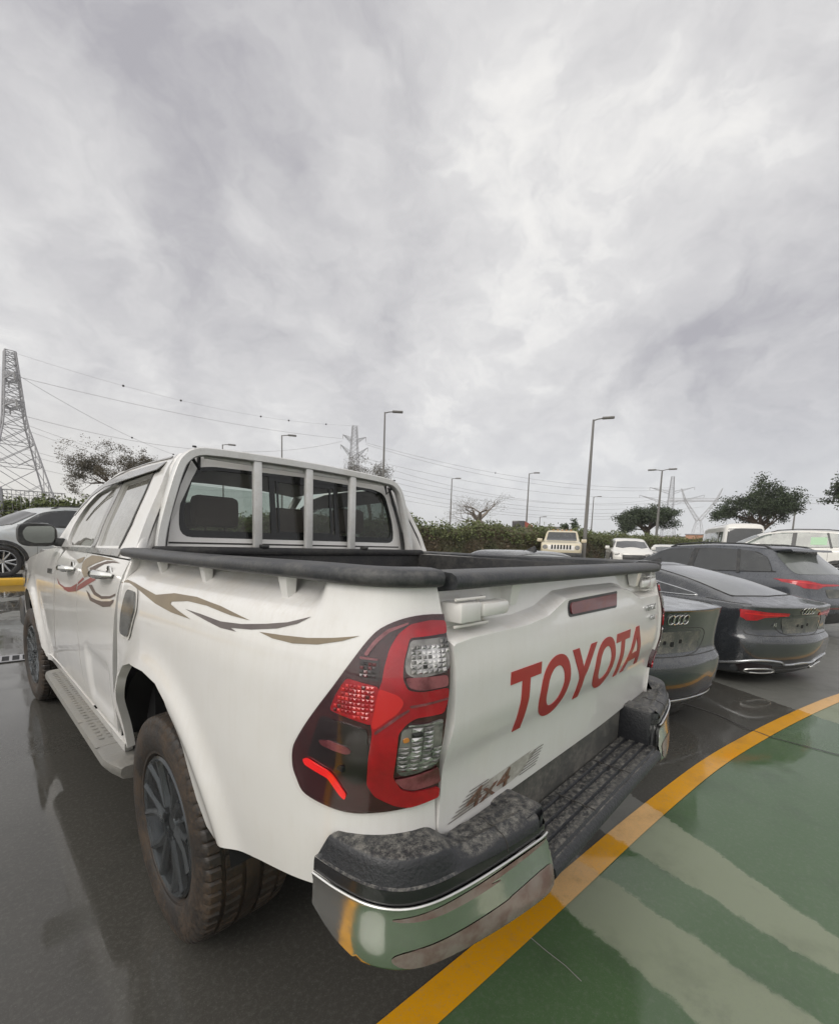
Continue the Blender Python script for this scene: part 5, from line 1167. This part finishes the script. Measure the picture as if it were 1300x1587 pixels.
def proj_S(bv, mode, sg=1):
    def S(u, v):
        if mode == 'side': o, d = Vector((sg*3, u, v)), Vector((-sg, 0, 0))
        elif mode == 'rear': o, d = Vector((u, -4, v)), Vector((0, 1, 0))
        elif mode == 'front': o, d = Vector((u, 12, v)), Vector((0, -1, 0))
        else: o, d = Vector((u, v, 4)), Vector((0, 0, -1))
        h = bv.ray_cast(o, d)[0]
        if h is None:
            for e in (.01,.02,.04,.08,.15):
                for dx, dy in ((e,0),(-e,0),(0,e),(0,-e)):
                    if mode == 'side': o2 = o+Vector((0,dx,dy))
                    elif mode in ('rear', 'front'): o2 = o+Vector((dx,0,dy))
                    else: o2 = o+Vector((dx,dy,0))
                    h = bv.ray_cast(o2, d)[0]
                    if h is not None: return np.array(h)
            return np.array(o+d*(3 if mode == 'side' else 4))
        return np.array(h)
    return S
OUTS = {'side': (1,0,.3), 'rear': (0,-1,.3), 'front': (0,1,.3), 'top': (0,0,1)}
def dec(nm, bv, mode, poly, m, parent, sg=1, off=.004, thick=.004, res=.06, holes=()):
    o = OUTS[mode]; o = (sg*o[0], o[1], o[2]); return panel(nm, proj_S(bv, mode, sg), poly, m, parent, res=res, thick=thick, off=off, out=o, holes=holes, sharp=60)
def strip(nm, bv, mode, line, r, m, parent, sg=1, closed=False, lift=.002):
    S = proj_S(bv, mode, sg); L = crom(line, 6, closed); o = Vector(OUTS[mode]); o.x *= sg; mb = MB()
    mb.tube([Vector(S(a, b))+o.normalized()*lift for a, b in L], r, 6, closed=closed); return mb.build(nm, m, parent, 60)
def wheels(parent, yc, tr, Rr, rimm='rim_silver', w=.24, turn=0):
    base = None
    for k, (y, sg) in enumerate([(yc[0],-1),(yc[0],1),(yc[1],-1),(yc[1],1)]):
        if base is None:
            h = bpy.data.objects.new('wheel', None); SC.collection.objects.link(h)
            mb = MB(); rr = Rr-.115; pr = [(-w*.40,rr),(-w*.47,rr+.02),(-w*.5,rr+.06),(-w*.46,Rr-.02),(-w*.38,Rr),(w*.38,Rr),(w*.46,Rr-.02),(w*.5,rr+.06),(w*.4,rr)]; mb.lathe(pr, 56); mb.build('tyre', 'tyre_clean', h)
            mb = MB(); mb.lathe([(-w*.44,rr+.004),(-w*.46,rr-.006),(-w*.36,rr-.02),(0,rr-.03),(w*.3,rr-.02)], 48); mb.lathe([(-w*.34,.001),(-w*.34,.05),(-w*.1,.06)], 20)
            for q in range(5):
                for da in (-.13, .13):
                    a = 2*math.pi*q/5; mb.tube([(-w*.33,.04*math.cos(a+da*.5),.04*math.sin(a+da*.5)),(-w*.40,(rr-.012)*math.cos(a+da*1.9),(rr-.012)*math.sin(a+da*1.9))], [.022,.018], 5)
            mb.build('rim', rimm, h); mb = MB(); mb.lathe([(.0,.001),(.0,rr-.02)], 24); mb.build('brake_disc', 'dark_void', h, 0); base = h
        else: h = copy_tree(base)
        h.parent = parent; h.location = (sg*tr, y, Rr); h.rotation_euler = (R(20*k), 0, (0 if sg < 0 else math.pi)+(turn if k > 1 else 0))
# ---------- dark saloon, partly behind the tailgate
def sedan(name, label, cat, loc, rz, paint, kind, group=None):
    T = thing(name, label, cat, loc, rz, group); L = 4.78
    if kind == 'saloon': rr = dict(trunk=.95, lip=1.045, gb=.95, gm=1.3, rf=1.75, h=1.44)
    else: rr = dict(trunk=.96, lip=1.00, gb=.42, gm=.95, rf=1.75, h=1.388)
    sh = [(0,rr['trunk']-.02),(.3,rr['trunk']),(1.4,.955),(2.8,.93),(3.6,.87),(4.3,.76),(L,.64)]
    if kind == 'saloon': sh = [(0,1.00),(.3,1.0),(1.4,.97),(2.8,.93),(3.6,.87),(4.3,.76),(L,.64)]
    up = [(y, z+.035) for y, z in sh]
    dk = [(0,rr['lip']),(.4,rr['lip']+.01),(1.3,1.03),(3.4,.965),(3.9,.90),(L,.78)]
    rings = [dict(L=L,y0=.30,y1=L-.30,w=.78,z=.19), dict(y0=.10,y1=L-.12,w=.885,z=.22,rc=.36), dict(y0=.06,y1=L-.03,w=.905,z=.30,rc=.36), dict(y0=.02,y1=L,w=.915,z=.42,rc=.34,bow=.08), dict(y0=.0,y1=L,w=.920,z=.56,rc=.34,bow=.09),
             dict(y0=.015,y1=L-.02,w=.92,z=[(0,.645),(L,.58)],rc=.32,bow=.09), dict(y0=.075,y1=L-.04,w=.918,z=[(0,.665),(L,.61)],rc=.30,bow=.075), dict(y0=.085,y1=L-.07,w=.917,z=[(0,.80),(1.2,.78),(L,.66)],rc=.30,bow=.08),
             dict(y0=.055,y1=L-.12,w=.905,z=[(a,b-.02) for a,b in sh],rc=.28,bow=.085), dict(y0=.045,y1=L-.195,w=.892,z=[(a,b+.012) for a,b in sh],rc=.28,bow=.088), dict(y0=.035,y1=L-.20,w=.885,z=up,rc=.28,bow=.092), dict(y0=.030,y1=L-.22,w=.872,z=[(a,b+.004 if a < .1 else b+.006) for a,b in up],rc=.27,bow=.094), dict(y0=.055,y1=L-.30,w=.83,z=dk,rc=.25,bow=.09),
             dict(y0=rr['gb'],y1=3.62,w=.765,z=[(.2,rr['lip']+.03),(1.2,1.06),(3.7,.985)],rc=.22,bow=.05,bf=.30), dict(y0=rr['gm'],y1=3.10,w=.665,z=[(.6,1.22),(1.6,1.245),(3.2,1.20)],rc=.22,bf=.28),
             dict(y0=rr['rf'],y1=2.62,w=.565,z=rr['h']-.035,rc=.22,bf=.24), dict(y0=rr['rf']+.10,y1=2.50,w=.48,z=rr['h']-.006,rc=.2,bf=.2), dict(y0=rr['rf']+.30,y1=2.3,w=.25,z=rr['h']+.004,rc=.1,bf=.1)]
    body, bv = ringcar(rings, T, paint, [(1.02,.345,.375,.93),(3.86,.345,.375,.93)])
    for sg in (-1, 1):
        tip = 1.42 if kind == 'saloon' else .74
        W_ = crom([(tip,1.045 if kind == 'saloon' else 1.035),(1.38,1.155),(1.85,1.275),(2.3,1.318),(2.75,1.27),(3.15,1.14),(3.42,1.03),(2.6,1.018),(1.8,1.022)], 4)
        dec('side_glass', bv, 'side', W_, 'dark_glass', T, sg); strip('window_trim', bv, 'side', [(a, b) for a, b in W_[::2]], .011, 'rim_silver', T, sg, True)
        for yy in (1.72, 2.52): dec('window_pillar', bv, 'side', [(yy,1.03),(yy+.05,1.03),(yy-.0,1.31),(yy-.05,1.31)], 'trim_black', T, sg, off=.008)
        strip('roof_trim', bv, 'top', [(sg*.57,1.9),(sg*.60,2.4),(sg*.64,2.8)], .010, 'rim_silver', T)
        for yy in (1.15, 2.15, 3.2): strip('door_seam', bv, 'side', [(yy+(.28 if yy < 1.5 else 0),1.0),(yy+(.26 if yy < 1.5 else 0),.8),(yy+(.05 if yy > 1.5 else .5),.32)], .004, 'seam', T, sg, lift=-.001)
        for yy in (1.72, 2.75): mb = MB(); S = proj_S(bv, 'side', sg); q = S(yy, .86); mb.tube([(q[0],yy-.1,.86),(q[0]+sg*.035,yy-.07,.862),(q[0]+sg*.035,yy+.07,.862),(q[0],yy+.1,.86)], .012, 6); mb.build('door_handle', paint, T)
        mb = MB(); mb.rbox(min(sg*.90,sg*1.08), max(sg*.90,sg*1.08), 2.95, 3.10, .98, 1.11, .03); mb.build('door_mirror', paint, T)
        dec('headlight', bv, 'front', [(sg*.50,.60),(sg*.86,.66),(sg*.84,.74),(sg*.50,.69)], 'lamp_clear', T)
    dec('grille', bv, 'front', [(-.38,.28),(.38,.28),(.42,.62),(-.42,.62)], 'trim_black', T)
    dec('windscreen', bv, 'top', [(-.62,2.98),(-.55,2.70),(.55,2.70),(.62,2.98),(.70,3.45),(0,3.70),(-.70,3.45)], 'dark_glass', T, res=.1)
    if kind == 'saloon': rg = rnd([(-.64,1.02),(.64,1.02),(.52,1.70),(-.52,1.70)], .12)
    else: rg = rnd([(-.60,.44),(0,.37),(.60,.44),(.515,1.68),(0,1.64),(-.515,1.68)], .10)
    dec('rear_glass', bv, 'top', rg, 'hatch_glass', T, res=.07); strip('rear_glass_seal', bv, 'top', rg[::2], .007, 'seam', T, closed=True, lift=.001)
    strip('boot_seam', bv, 'top', [(-.80,.62),(-.80,.30),(-.72,.16)], .0045, 'seam', T, lift=0); strip('boot_seam', bv, 'top', [(.80,.62),(.80,.30),(.72,.16)], .0045, 'seam', T, lift=0)
    zl = .90 if kind != 'saloon' else .915
    for sg in (-1, 1):
        lp = [(sg*.30,zl-.012),(sg*.30,zl+.020),(sg*.60,zl+.030),(sg*.76,zl+.048),(sg*.835,zl+.052),(sg*.83,zl-.030),(sg*.79,zl-.066),(sg*.70,zl-.060),(sg*.62,zl-.030)] if kind != 'saloon' else [(sg*.80,zl-.03),(sg*.80,zl+.03),(sg*.92,zl+.04),(sg*.935,zl-.04)]
        tl = dec('tail_light', bv, 'rear', lp, 'lamp_red', T, res=.035, off=.006)
        dec('tail_light_bar', bv, 'rear', [*(((sg*.33,zl-.002),(sg*.62,zl+.008),(sg*.81,zl+.020),(sg*.81,zl+.006),(sg*.62,zl-.006),(sg*.33,zl-.010)) if kind != 'saloon' else ((sg*.83,zl-.01),(sg*.83,zl+.01),(sg*.90,zl+.01),(sg*.90,zl-.01)))], 'lamp_bright', tl, res=.04, off=.010)
        dec('bumper_grille', bv, 'rear', [(sg*.40,.285),(sg*.46,.345),(sg*.74,.375),(sg*.82,.34),(sg*.76,.26)], 'lamp_smoke', T, res=.04, off=.004)
        if kind != 'saloon':
            strip('diffuser_trim', bv, 'rear', [(0,.355),(sg*.26,.345),(sg*.38,.385),(sg*.70,.405),(sg*.86,.335),(sg*.89,.255)], .014, 'rim_silver', T, lift=.004)
            strip('exhaust_trim', bv, 'rear', [(sg*.36,.265),(sg*.45,.295),(sg*.66,.300),(sg*.74,.275),(sg*.66,.248),(sg*.44,.240)], .010, 'chrome', T, closed=True, lift=.008)
        else: strip('bumper_trim', bv, 'rear', [(0,.30),(sg*.5,.30),(sg*.78,.33),(sg*.88,.36)], .008, 'rim_silver', T, lift=.003)
    dec('lower_bumper', bv, 'rear', [(-.80,.225),(.80,.225),(.70,.335),(.30,.325),(-.30,.325),(-.70,.335)], 'trim_black', T, res=.06, off=.003)
    pz = .66 if kind != 'saloon' else .66
    strip('recess_edge', bv, 'rear', [(-.33,pz+.03),(.33,pz+.03),(.40,pz+.215),(-.40,pz+.215)], .003, 'seam', T, closed=True, lift=0)
    lr = dec('number_plate_recess', bv, 'rear', rnd([(-.33,pz+.035),(.33,pz+.035),(.385,pz+.205),(-.385,pz+.205)], .03), 'plate_dark', T, res=.05, off=.003)
    for x, z, s_ in ((-.10,pz+.12,.014),(.09,pz+.125,.016),(-.012,pz+.105,.020)): dec('plate_clip', bv, 'rear', rnd([(x-s_,z-s_),(x+s_,z-s_),(x+s_,z+s_),(x-s_,z+s_)], .008), 'dark_void', lr, res=.03, off=.007)
    strip('boot_seam', bv, 'rear', [(-.80,.72),(-.70,.675),(0,.668),(.70,.675),(.80,.72)], .004, 'seam', T, lift=0)
    # four interlocked rings and the model badge
    S = proj_S(bv, 'rear'); z0 = .945 if kind != 'saloon' else .965; rg_ = bpy.data.objects.new('ring_emblem', None)
    mb = MB()
    for k in range(4):
        cx = (k-1.5)*.058; mb.tube([tuple(S(cx+.037*math.cos(a), z0+.037*math.sin(a))+np.array([0,-.006-.002*(k % 2),0])) for a in [2*math.pi*j/22 for j in range(22)]], .0052, 6, closed=True)
    mb.build('ring_emblem', 'chrome', T); bpy.data.objects.remove(rg_)
    q = S(-.47, .77); flat_text('badge', 'A5' if kind != 'saloon' else 'A4', .055, (q[0]-.02, q[1]-.01, q[2]), (1,0,0), (0,0,1), (0,-1,0), 'chrome', T, sx=1.1)
    mb = MB(); S2 = proj_S(bv, 'top'); q = S2(0, 1.95); mb.add([(-.02,q[1]-.10,q[2]-.01),(.02,q[1]-.10,q[2]-.01),(.02,q[1]+.09,q[2]-.005),(-.02,q[1]+.09,q[2]-.005),(-.006,q[1]-.085,q[2]+.055),(.006,q[1]-.085,q[2]+.055),(.004,q[1]-.05,q[2]+.05),(-.004,q[1]-.05,q[2]+.05)], [[0,1,5,4],[1,2,6,5],[2,3,7,6],[3,0,4,7],[4,5,6,7],[0,3,2,1]]); mb.build('roof_antenna', 'trim_black', T)
    wheels(T, (1.02, 3.86), .80, .345); return T

# ---------- dark sport utility beyond the fastback
def suv(name, label, loc, rz, paint, L=4.95, w=.985, h=1.70, roofrail=True, rgroup=None, cat='car', glass='dark_glass', light='lamp_red', dark=False):
    T = thing(name, label, cat, loc, rz, rgroup); s = w/.985; hh = h/1.70; Z = lambda q: q*hh
    sh = [(0,Z(1.04)),(1.5,Z(1.05)),(3.0,Z(1.03)),(3.7,Z(1.00)),(4.4,Z(.93)),(L,Z(.78))]
    rings = [dict(L=L,y0=.35,y1=L-.3,w=.84*s,z=.26), dict(y0=.12,y1=L-.12,w=.94*s,z=.30,rc=.38), dict(y0=.05,y1=L-.03,w=.975*s,z=.42,rc=.36), dict(y0=.0,y1=L,w=.985*s,z=.60*hh,rc=.34,bow=.08), dict(y0=.01,y1=L,w=.985*s,z=Z(.74),rc=.32,bow=.08),
             dict(y0=.07,y1=L-.03,w=.975*s,z=Z(.78),rc=.30,bow=.07), dict(y0=.09,y1=L-.06,w=.972*s,z=Z(.92),rc=.30,bow=.07), dict(y0=.11,y1=L-.14,w=.955*s,z=[(a,b) for a,b in sh],rc=.28,bow=.07), dict(y0=.14,y1=L-.22,w=.925*s,z=[(a,b+.04) for a,b in sh],rc=.28,bow=.07),
             dict(y0=.22,y1=3.85,w=.875*s,z=[(.2,Z(1.14)),(3.9,Z(1.10))],rc=.25,bf=.32), dict(y0=.48,y1=3.40,w=.80*s,z=Z(1.34),rc=.24,bf=.3), dict(y0=.72,y1=2.98,w=.715*s,z=[(.7,Z(1.555)),(1.8,Z(1.60)),(3.0,Z(1.555))],rc=.22,bf=.26),
             dict(y0=.62,y1=2.85,w=.64*s,z=[(.6,Z(1.61)),(1.8,Z(1.665)),(2.9,Z(1.61))],rc=.2,bow=.08,bf=.2), dict(y0=.9,y1=2.6,w=.35*s,z=[(.9,Z(1.655)),(1.8,Z(1.69)),(2.6,Z(1.65))],rc=.15,bf=.1)]
    body, bv = ringcar(rings, T, paint, [(.98,.39,.43,1.0*s),(3.95,.39,.43,1.0*s)], tw=.35)
    for sg in (-1, 1):
        W_ = rnd([(.62,Z(1.19)),(.78,Z(1.44)),(1.05,Z(1.545)),(1.8,Z(1.585)),(2.5,Z(1.57)),(3.0,Z(1.49)),(3.40,Z(1.27)),(3.52,Z(1.17)),(2.0,Z(1.14))], .06)
        dec('side_glass', bv, 'side', W_, glass, T, sg, off=.010, res=.045); strip('window_trim', bv, 'side', W_[::3], .009, 'trim_black', T, sg, True)
        for yy, dx in ((1.15,.12), (2.10,-.02), (2.16,-.02)): dec('window_pillar', bv, 'side', [(yy,Z(1.13)),(yy+.06,Z(1.13)),(yy+.06+dx,Z(1.575)),(yy+dx,Z(1.575))], 'trim_black', T, sg, off=.014)
        if roofrail:
            S = proj_S(bv, 'top'); mb = MB(); mb.tube([(S(sg*.64*s, y)[0], y, S(sg*.64*s, y)[2]+dz) for y, dz in ((.78,.0),(.90,.04),(1.3,.055),(2.1,.055),(2.6,.045),(2.8,.0))], .018, 6); mb.build('roof_rail', 'trim_black', T)
        dec('wheel_arch_trim', bv, 'side', [(3.95-.52*math.cos(a), .39+.52*math.sin(a)) for a in [math.pi*k/16 for k in range(17)]]+[(3.95+.435*math.cos(a), .39+.435*math.sin(a)) for a in [math.pi*k/16 for k in range(17)]], 'trim_black', T, sg, off=.012, thick=.02)
        dec('wheel_arch_trim', bv, 'side', [(.98-.52*math.cos(a), .39+.52*math.sin(a)) for a in [math.pi*k/16 for k in range(17)]]+[(.98+.435*math.cos(a), .39+.435*math.sin(a)) for a in [math.pi*k/16 for k in range(17)]], 'trim_black', T, sg, off=.012, thick=.02)
        dec('sill_trim', bv, 'side', [(1.5,.31),(3.42,.31),(3.40,.46),(1.48,.46)], 'trim_black', T, sg, off=.010)
        for yy in (1.28, 2.12, 3.25): strip('door_seam', bv, 'side', [(yy,Z(1.10)),(yy,.8),(yy+(.25 if yy < 1.3 else .03),.48)], .004, 'seam', T, sg, lift=-.001)
        for yy in (1.6, 2.45): mb = MB(); S = proj_S(bv, 'side', sg); q = S(yy, Z(.95)); mb.tube([(q[0],yy-.1,Z(.95)),(q[0]+sg*.035,yy-.07,Z(.95)),(q[0]+sg*.035,yy+.07,Z(.95)),(q[0],yy+.1,Z(.95))], .013, 6); mb.build('door_handle', paint, T)
        mb = MB(); mb.rbox(min(sg*w,sg*(w+.2)), max(sg*w,sg*(w+.2)), 3.05, 3.25, Z(1.08), Z(1.24), .04); mb.build('door_mirror', paint, T)
        dec('headlight', bv, 'front', [(sg*.46*s,Z(.76)),(sg*.90*s,Z(.80)),(sg*.88*s,Z(.92)),(sg*.50*s,Z(.86))], 'lamp_clear', T)
        tl = dec('tail_light', bv, 'rear', [(0,Z(.985)),(0,Z(1.01)),(sg*.45*s,Z(1.02)),(sg*.70*s,Z(1.065)),(sg*.915*s,Z(1.075)),(sg*.925*s,Z(1.03)),(sg*.80*s,Z(.945)),(sg*.55*s,Z(.93)),(sg*.42*s,Z(.975))], light, T, res=.04, off=.007)
        dec('tail_light_bar', bv, 'rear', [(sg*.05,Z(.992)),(sg*.45*s,Z(1.0)),(sg*.70*s,Z(1.035)),(sg*.90*s,Z(1.05)),(sg*.90*s,Z(1.037)),(sg*.70*s,Z(1.020)),(sg*.45*s,Z(.99))], 'lamp_bright', tl, res=.05, off=.011)
        dec('exhaust_trim', bv, 'rear', rnd([(sg*.45*s,.36),(sg*.80*s,.38),(sg*.80*s,.46),(sg*.45*s,.44)], .03), 'trim_black', T, res=.05, off=.004)
    dec('rear_glass', bv, 'rear', rnd([(-.76*s,Z(1.17)),(.76*s,Z(1.17)),(.64*s,Z(1.53)),(-.64*s,Z(1.53))], .06), 'hatch_glass' if not dark else 'dark_glass', T, res=.06)
    mb = MB(); mb.add([(-.62*s,.50,Z(1.60)),(.62*s,.50,Z(1.60)),(.66*s,.85,Z(1.60)),(-.66*s,.85,Z(1.60)),(-.60*s,.47,Z(1.565)),(.60*s,.47,Z(1.565)),(.66*s,.85,Z(1.55)),(-.66*s,.85,Z(1.55))], [[0,1,2,3],[7,6,5,4],[0,4,5,1],[1,5,6,2],[3,2,6,7],[0,3,7,4]]); mb.build('spoiler', paint, T, 30)
    dec('lower_bumper', bv, 'rear', [(-.84*s,.32),(.84*s,.32),(.80*s,.52),(-.80*s,.52)], 'trim_black', T, res=.06, off=.003)
    dec('reflector_strip', bv, 'rear', [(-.84*s,.60*hh),(.84*s,.60*hh),(.84*s,.625*hh),(-.84*s,.625*hh)], 'brake_red', T, res=.06, off=.003)
    dec('number_plate_recess', bv, 'rear', rnd([(-.34,Z(.78)),(.34,Z(.78)),(.38,Z(.93)),(-.38,Z(.93))], .03), 'plate_dark', T, res=.05, off=.004)
    dec('grille', bv, 'front', rnd([(-.45,.40),(.45,.40),(.50,Z(.82)),(-.50,Z(.82))], .05), 'trim_black', T, off=.01)
    dec('windscreen', bv, 'top', [(-.66*s,3.12),(0,3.28),(.66*s,3.12),(.74*s,3.66),(.4,3.92),(-.4,3.92),(-.74*s,3.66)], glass, T, res=.05, off=.012)
    wheels(T, (.98, 3.95), w-.135, .385, w=.27); return T, bv

# ---------- boxy beige off-roader facing the camera
def offroader(loc, rz):
    T = thing('off_roader', 'boxy beige off-roader with a slotted white grille facing the camera before the hedge', 'off-roader', loc, rz)
    # local: front towards -y, so the face looks at -y
    rings = [dict(L=4.7,y0=.2,y1=4.6,w=.88,z=.42), dict(y0=.05,y1=4.68,w=1.0,z=.50,rc=.15), dict(y0=.0,y1=4.7,w=1.02,z=.80,rc=.16,bow=.03,bf=.03), dict(y0=.02,y1=4.7,w=1.02,z=[(0,1.16),(4.7,1.22)],rc=.14,bow=.03,bf=.03), dict(y0=.12,y1=4.68,w=.97,z=[(0,1.22),(1.3,1.27),(4.7,1.27)],rc=.14,bow=.03,bf=.03),
             dict(y0=1.45,y1=4.60,w=.90,z=1.30,rc=.14,bow=.05,bf=.02), dict(y0=1.72,y1=4.50,w=.83,z=1.62,rc=.12,bow=.04,bf=.02), dict(y0=1.92,y1=4.40,w=.78,z=1.84,rc=.12,bow=.04,bf=.02), dict(y0=2.05,y1=4.3,w=.68,z=1.89,rc=.1,bow=.04,bf=.02), dict(y0=2.3,y1=4.1,w=.3,z=1.90,rc=.1,bf=.02)]
    body, bv = ringcar(rings, T, 'car_beige', [(.95,.45,.50,1.03),(3.85,.45,.50,1.03)], sub=1)
    dec('windscreen', bv, 'rear', rnd([(-.76,1.345),(.76,1.345),(.69,1.79),(-.69,1.79)], .06), 'dark_glass', T, res=.08)
    gr = dec('grille', bv, 'rear', [(-.62,.86),(.62,.86),(.62,1.14),(-.62,1.14)], 'decal_white', T, res=.06)
    for k in range(7): dec('grille_slot', bv, 'rear', rnd([(-.47+k*.143,.90),(-.39+k*.143,.90),(-.39+k*.143,1.11),(-.47+k*.143,1.11)], .02), 'dark_void', gr, res=.05, off=.012)
    for sg in (-1, 1):
        dec('headlight', bv, 'rear', ell(sg*.76, 1.0, .12, .11, 16), 'lamp_clear', T, res=.05, off=.01)
        W_ = rnd([(1.95,1.36),(2.12,1.78),(4.3,1.78),(4.42,1.36)], .05); dec('side_glass', bv, 'side', W_, 'dark_glass', T, sg)
        mb = MB(); mb.rbox(min(sg*.98,sg*1.25), max(sg*.98,sg*1.25), 1.6, 1.72, 1.26, 1.44, .03); mb.build('door_mirror', 'car_beige', T)
    mb = MB()
    for x in (-.45,-.22,0,.22,.45): mb.rbox(x-.05,x+.05,2.0,2.1,1.89,1.93,.01)
    mb.build('roof_marker', 'amber', T)
    mb = MB(); mb.rbox(-.98,.98,-.10,.05,.50,.74,.03); mb.build('front_bumper', 'trim_black', T)
    wheels(T, (.95, 3.85), .90, .43, w=.30); return T
# ---------- minibus
def minibus(loc, rz):
    T = thing('minibus', 'white minibus with dark end window parked beneath the big tree', 'minibus', loc, rz)
    rings = [dict(L=6.9,y0=.2,y1=6.7,w=.95,z=.35), dict(y0=.02,y1=6.9,w=1.02,z=.42,rc=.16), dict(y0=0,y1=6.9,w=1.03,z=.9,rc=.18), dict(y0=0,y1=6.85,w=1.03,z=1.35,rc=.2), dict(y0=.05,y1=6.6,w=.99,z=1.9,rc=.2), dict(y0=.12,y1=6.4,w=.95,z=2.38,rc=.2), dict(y0=.25,y1=6.25,w=.84,z=2.56,rc=.2), dict(y0=.6,y1=5.9,w=.4,z=2.62,rc=.15)]
    body, bv = ringcar(rings, T, 'car_white', [(1.5,.42,.46,1.03),(5.4,.42,.46,1.03)], sub=1)
    dec('rear_glass', bv, 'rear', rnd([(-.84,1.45),(.84,1.45),(.80,2.30),(-.80,2.30)], .1), 'dark_glass', T, res=.1)
    for sg in (-1, 1):
        for k in range(5): dec('side_glass', bv, 'side', rnd([(.45+k*1.12,1.45),(1.42+k*1.12,1.45),(1.42+k*1.12,2.12),(.45+k*1.12,2.12)], .08), 'green_glass', T, sg, res=.12)
        dec('tail_light', bv, 'rear', [(sg*.84,.95),(sg*.97,.95),(sg*.97,1.3),(sg*.84,1.3)], 'lamp_red', T, res=.05)
    dec('windscreen', bv, 'front', rnd([(-.86,1.35),(.86,1.35),(.78,2.25),(-.78,2.25)], .1), 'dark_glass', T, res=.1)
    wheels(T, (1.5, 5.4), .88, .38, w=.24); return T

def scl(o, s, xs=1.0): o.scale = (s*xs, s, s); return o
scl(sedan('saloon_car', 'dark grey saloon with four-ring emblem, mostly hidden behind the pickup tailgate', 'car', (2.37,-.78,-.04), R(-26), 'audi_grey', 'saloon', 'dark grey cars parked in the row'), .965, .87)
scl(sedan('fastback_car', 'dark grey fastback with chrome trimmed windows and red tail light, middle of the grey row', 'car', (4.84,-1.42,-.085), R(-25), 'audi_grey', 'fastback', 'dark grey cars parked in the row'), .955, .90)

T_, _ = suv('sport_utility_car', 'dark blue-grey sport utility car with roof rails and spoiler, farthest of the three grey cars', (8.85,-1.72,-.05), R(-24.5), 'audi_grey2', rgroup='dark grey cars parked in the row'); scl(T_, .965)
T_, bv_ = suv('white_utility_car', 'white utility car cut by the right edge, green paper stuck inside its side window', (19.9,-2.55,.35), R(5), 'car_white', L=4.95, w=.985, h=1.95, glass='green_glass')
dec('window_paper', bv_, 'side', [(1.30,1.40),(1.72,1.40),(1.72,1.66),(1.30,1.66)], 'sticker_green', T_, -1, off=.012)
T_, _ = suv('silver_utility_car', 'silver and black sport utility car parked behind the yellow kerb at the far left', (3.65,16.7,.08), R(104), 'car_silver', L=4.5, w=.93, h=1.86, glass='dark_glass'); scl(T_, 1.12)
scl(offroader((*at(64.6,24)[:2],.35), R(-64.6)), 1.04)
def far_car(label, loc, rz, hh):
    T, b = suv('parked_car', label, loc, rz, 'car_white', L=4.7, w=.93, h=hh, roofrail=False, rgroup='white cars parked in front of the hedge'); return T
far_car('white car facing the camera with a pale windscreen, next right of the beige off-roader', (*at(71.4, 27.5)[:2], .35), R(-71+180+6), 1.64)
far_car('white car roof showing between the other white car and the dark grey utility car', (*at(75.8, 32)[:2], .35), R(-75+180), 1.42)
scl(minibus((*at(82.9,35)[:2],.35), R(-70)), 1.13)
mb = MB(); mb.box(16.5,60,-12,13.1,-.05,.35); o_ = mb.build('raised_lot', 'concrete', None, 0); o_['kind'] = 'structure'

mb = MB(); mb.box(-330, 330, -330, 330, -1.5, 45); hz_ = mb.build('haze', None, None, 0); hz_['kind'] = 'stuff'
m = bpy.data.materials.new('haze'); m.use_nodes = True; t = NT(m.node_tree); o = t.new('ShaderNodeOutputMaterial'); v = t.new('ShaderNodeVolumePrincipled')
v.inputs['Color'].default_value = (.93,.94,.97,1); v.inputs['Density'].default_value = .0007; v.inputs['Anisotropy'].default_value = .2; t.link(v.outputs[0], o.inputs['Volume']); hz_.data.materials.append(m)
SC.cycles.volume_bounces = 0
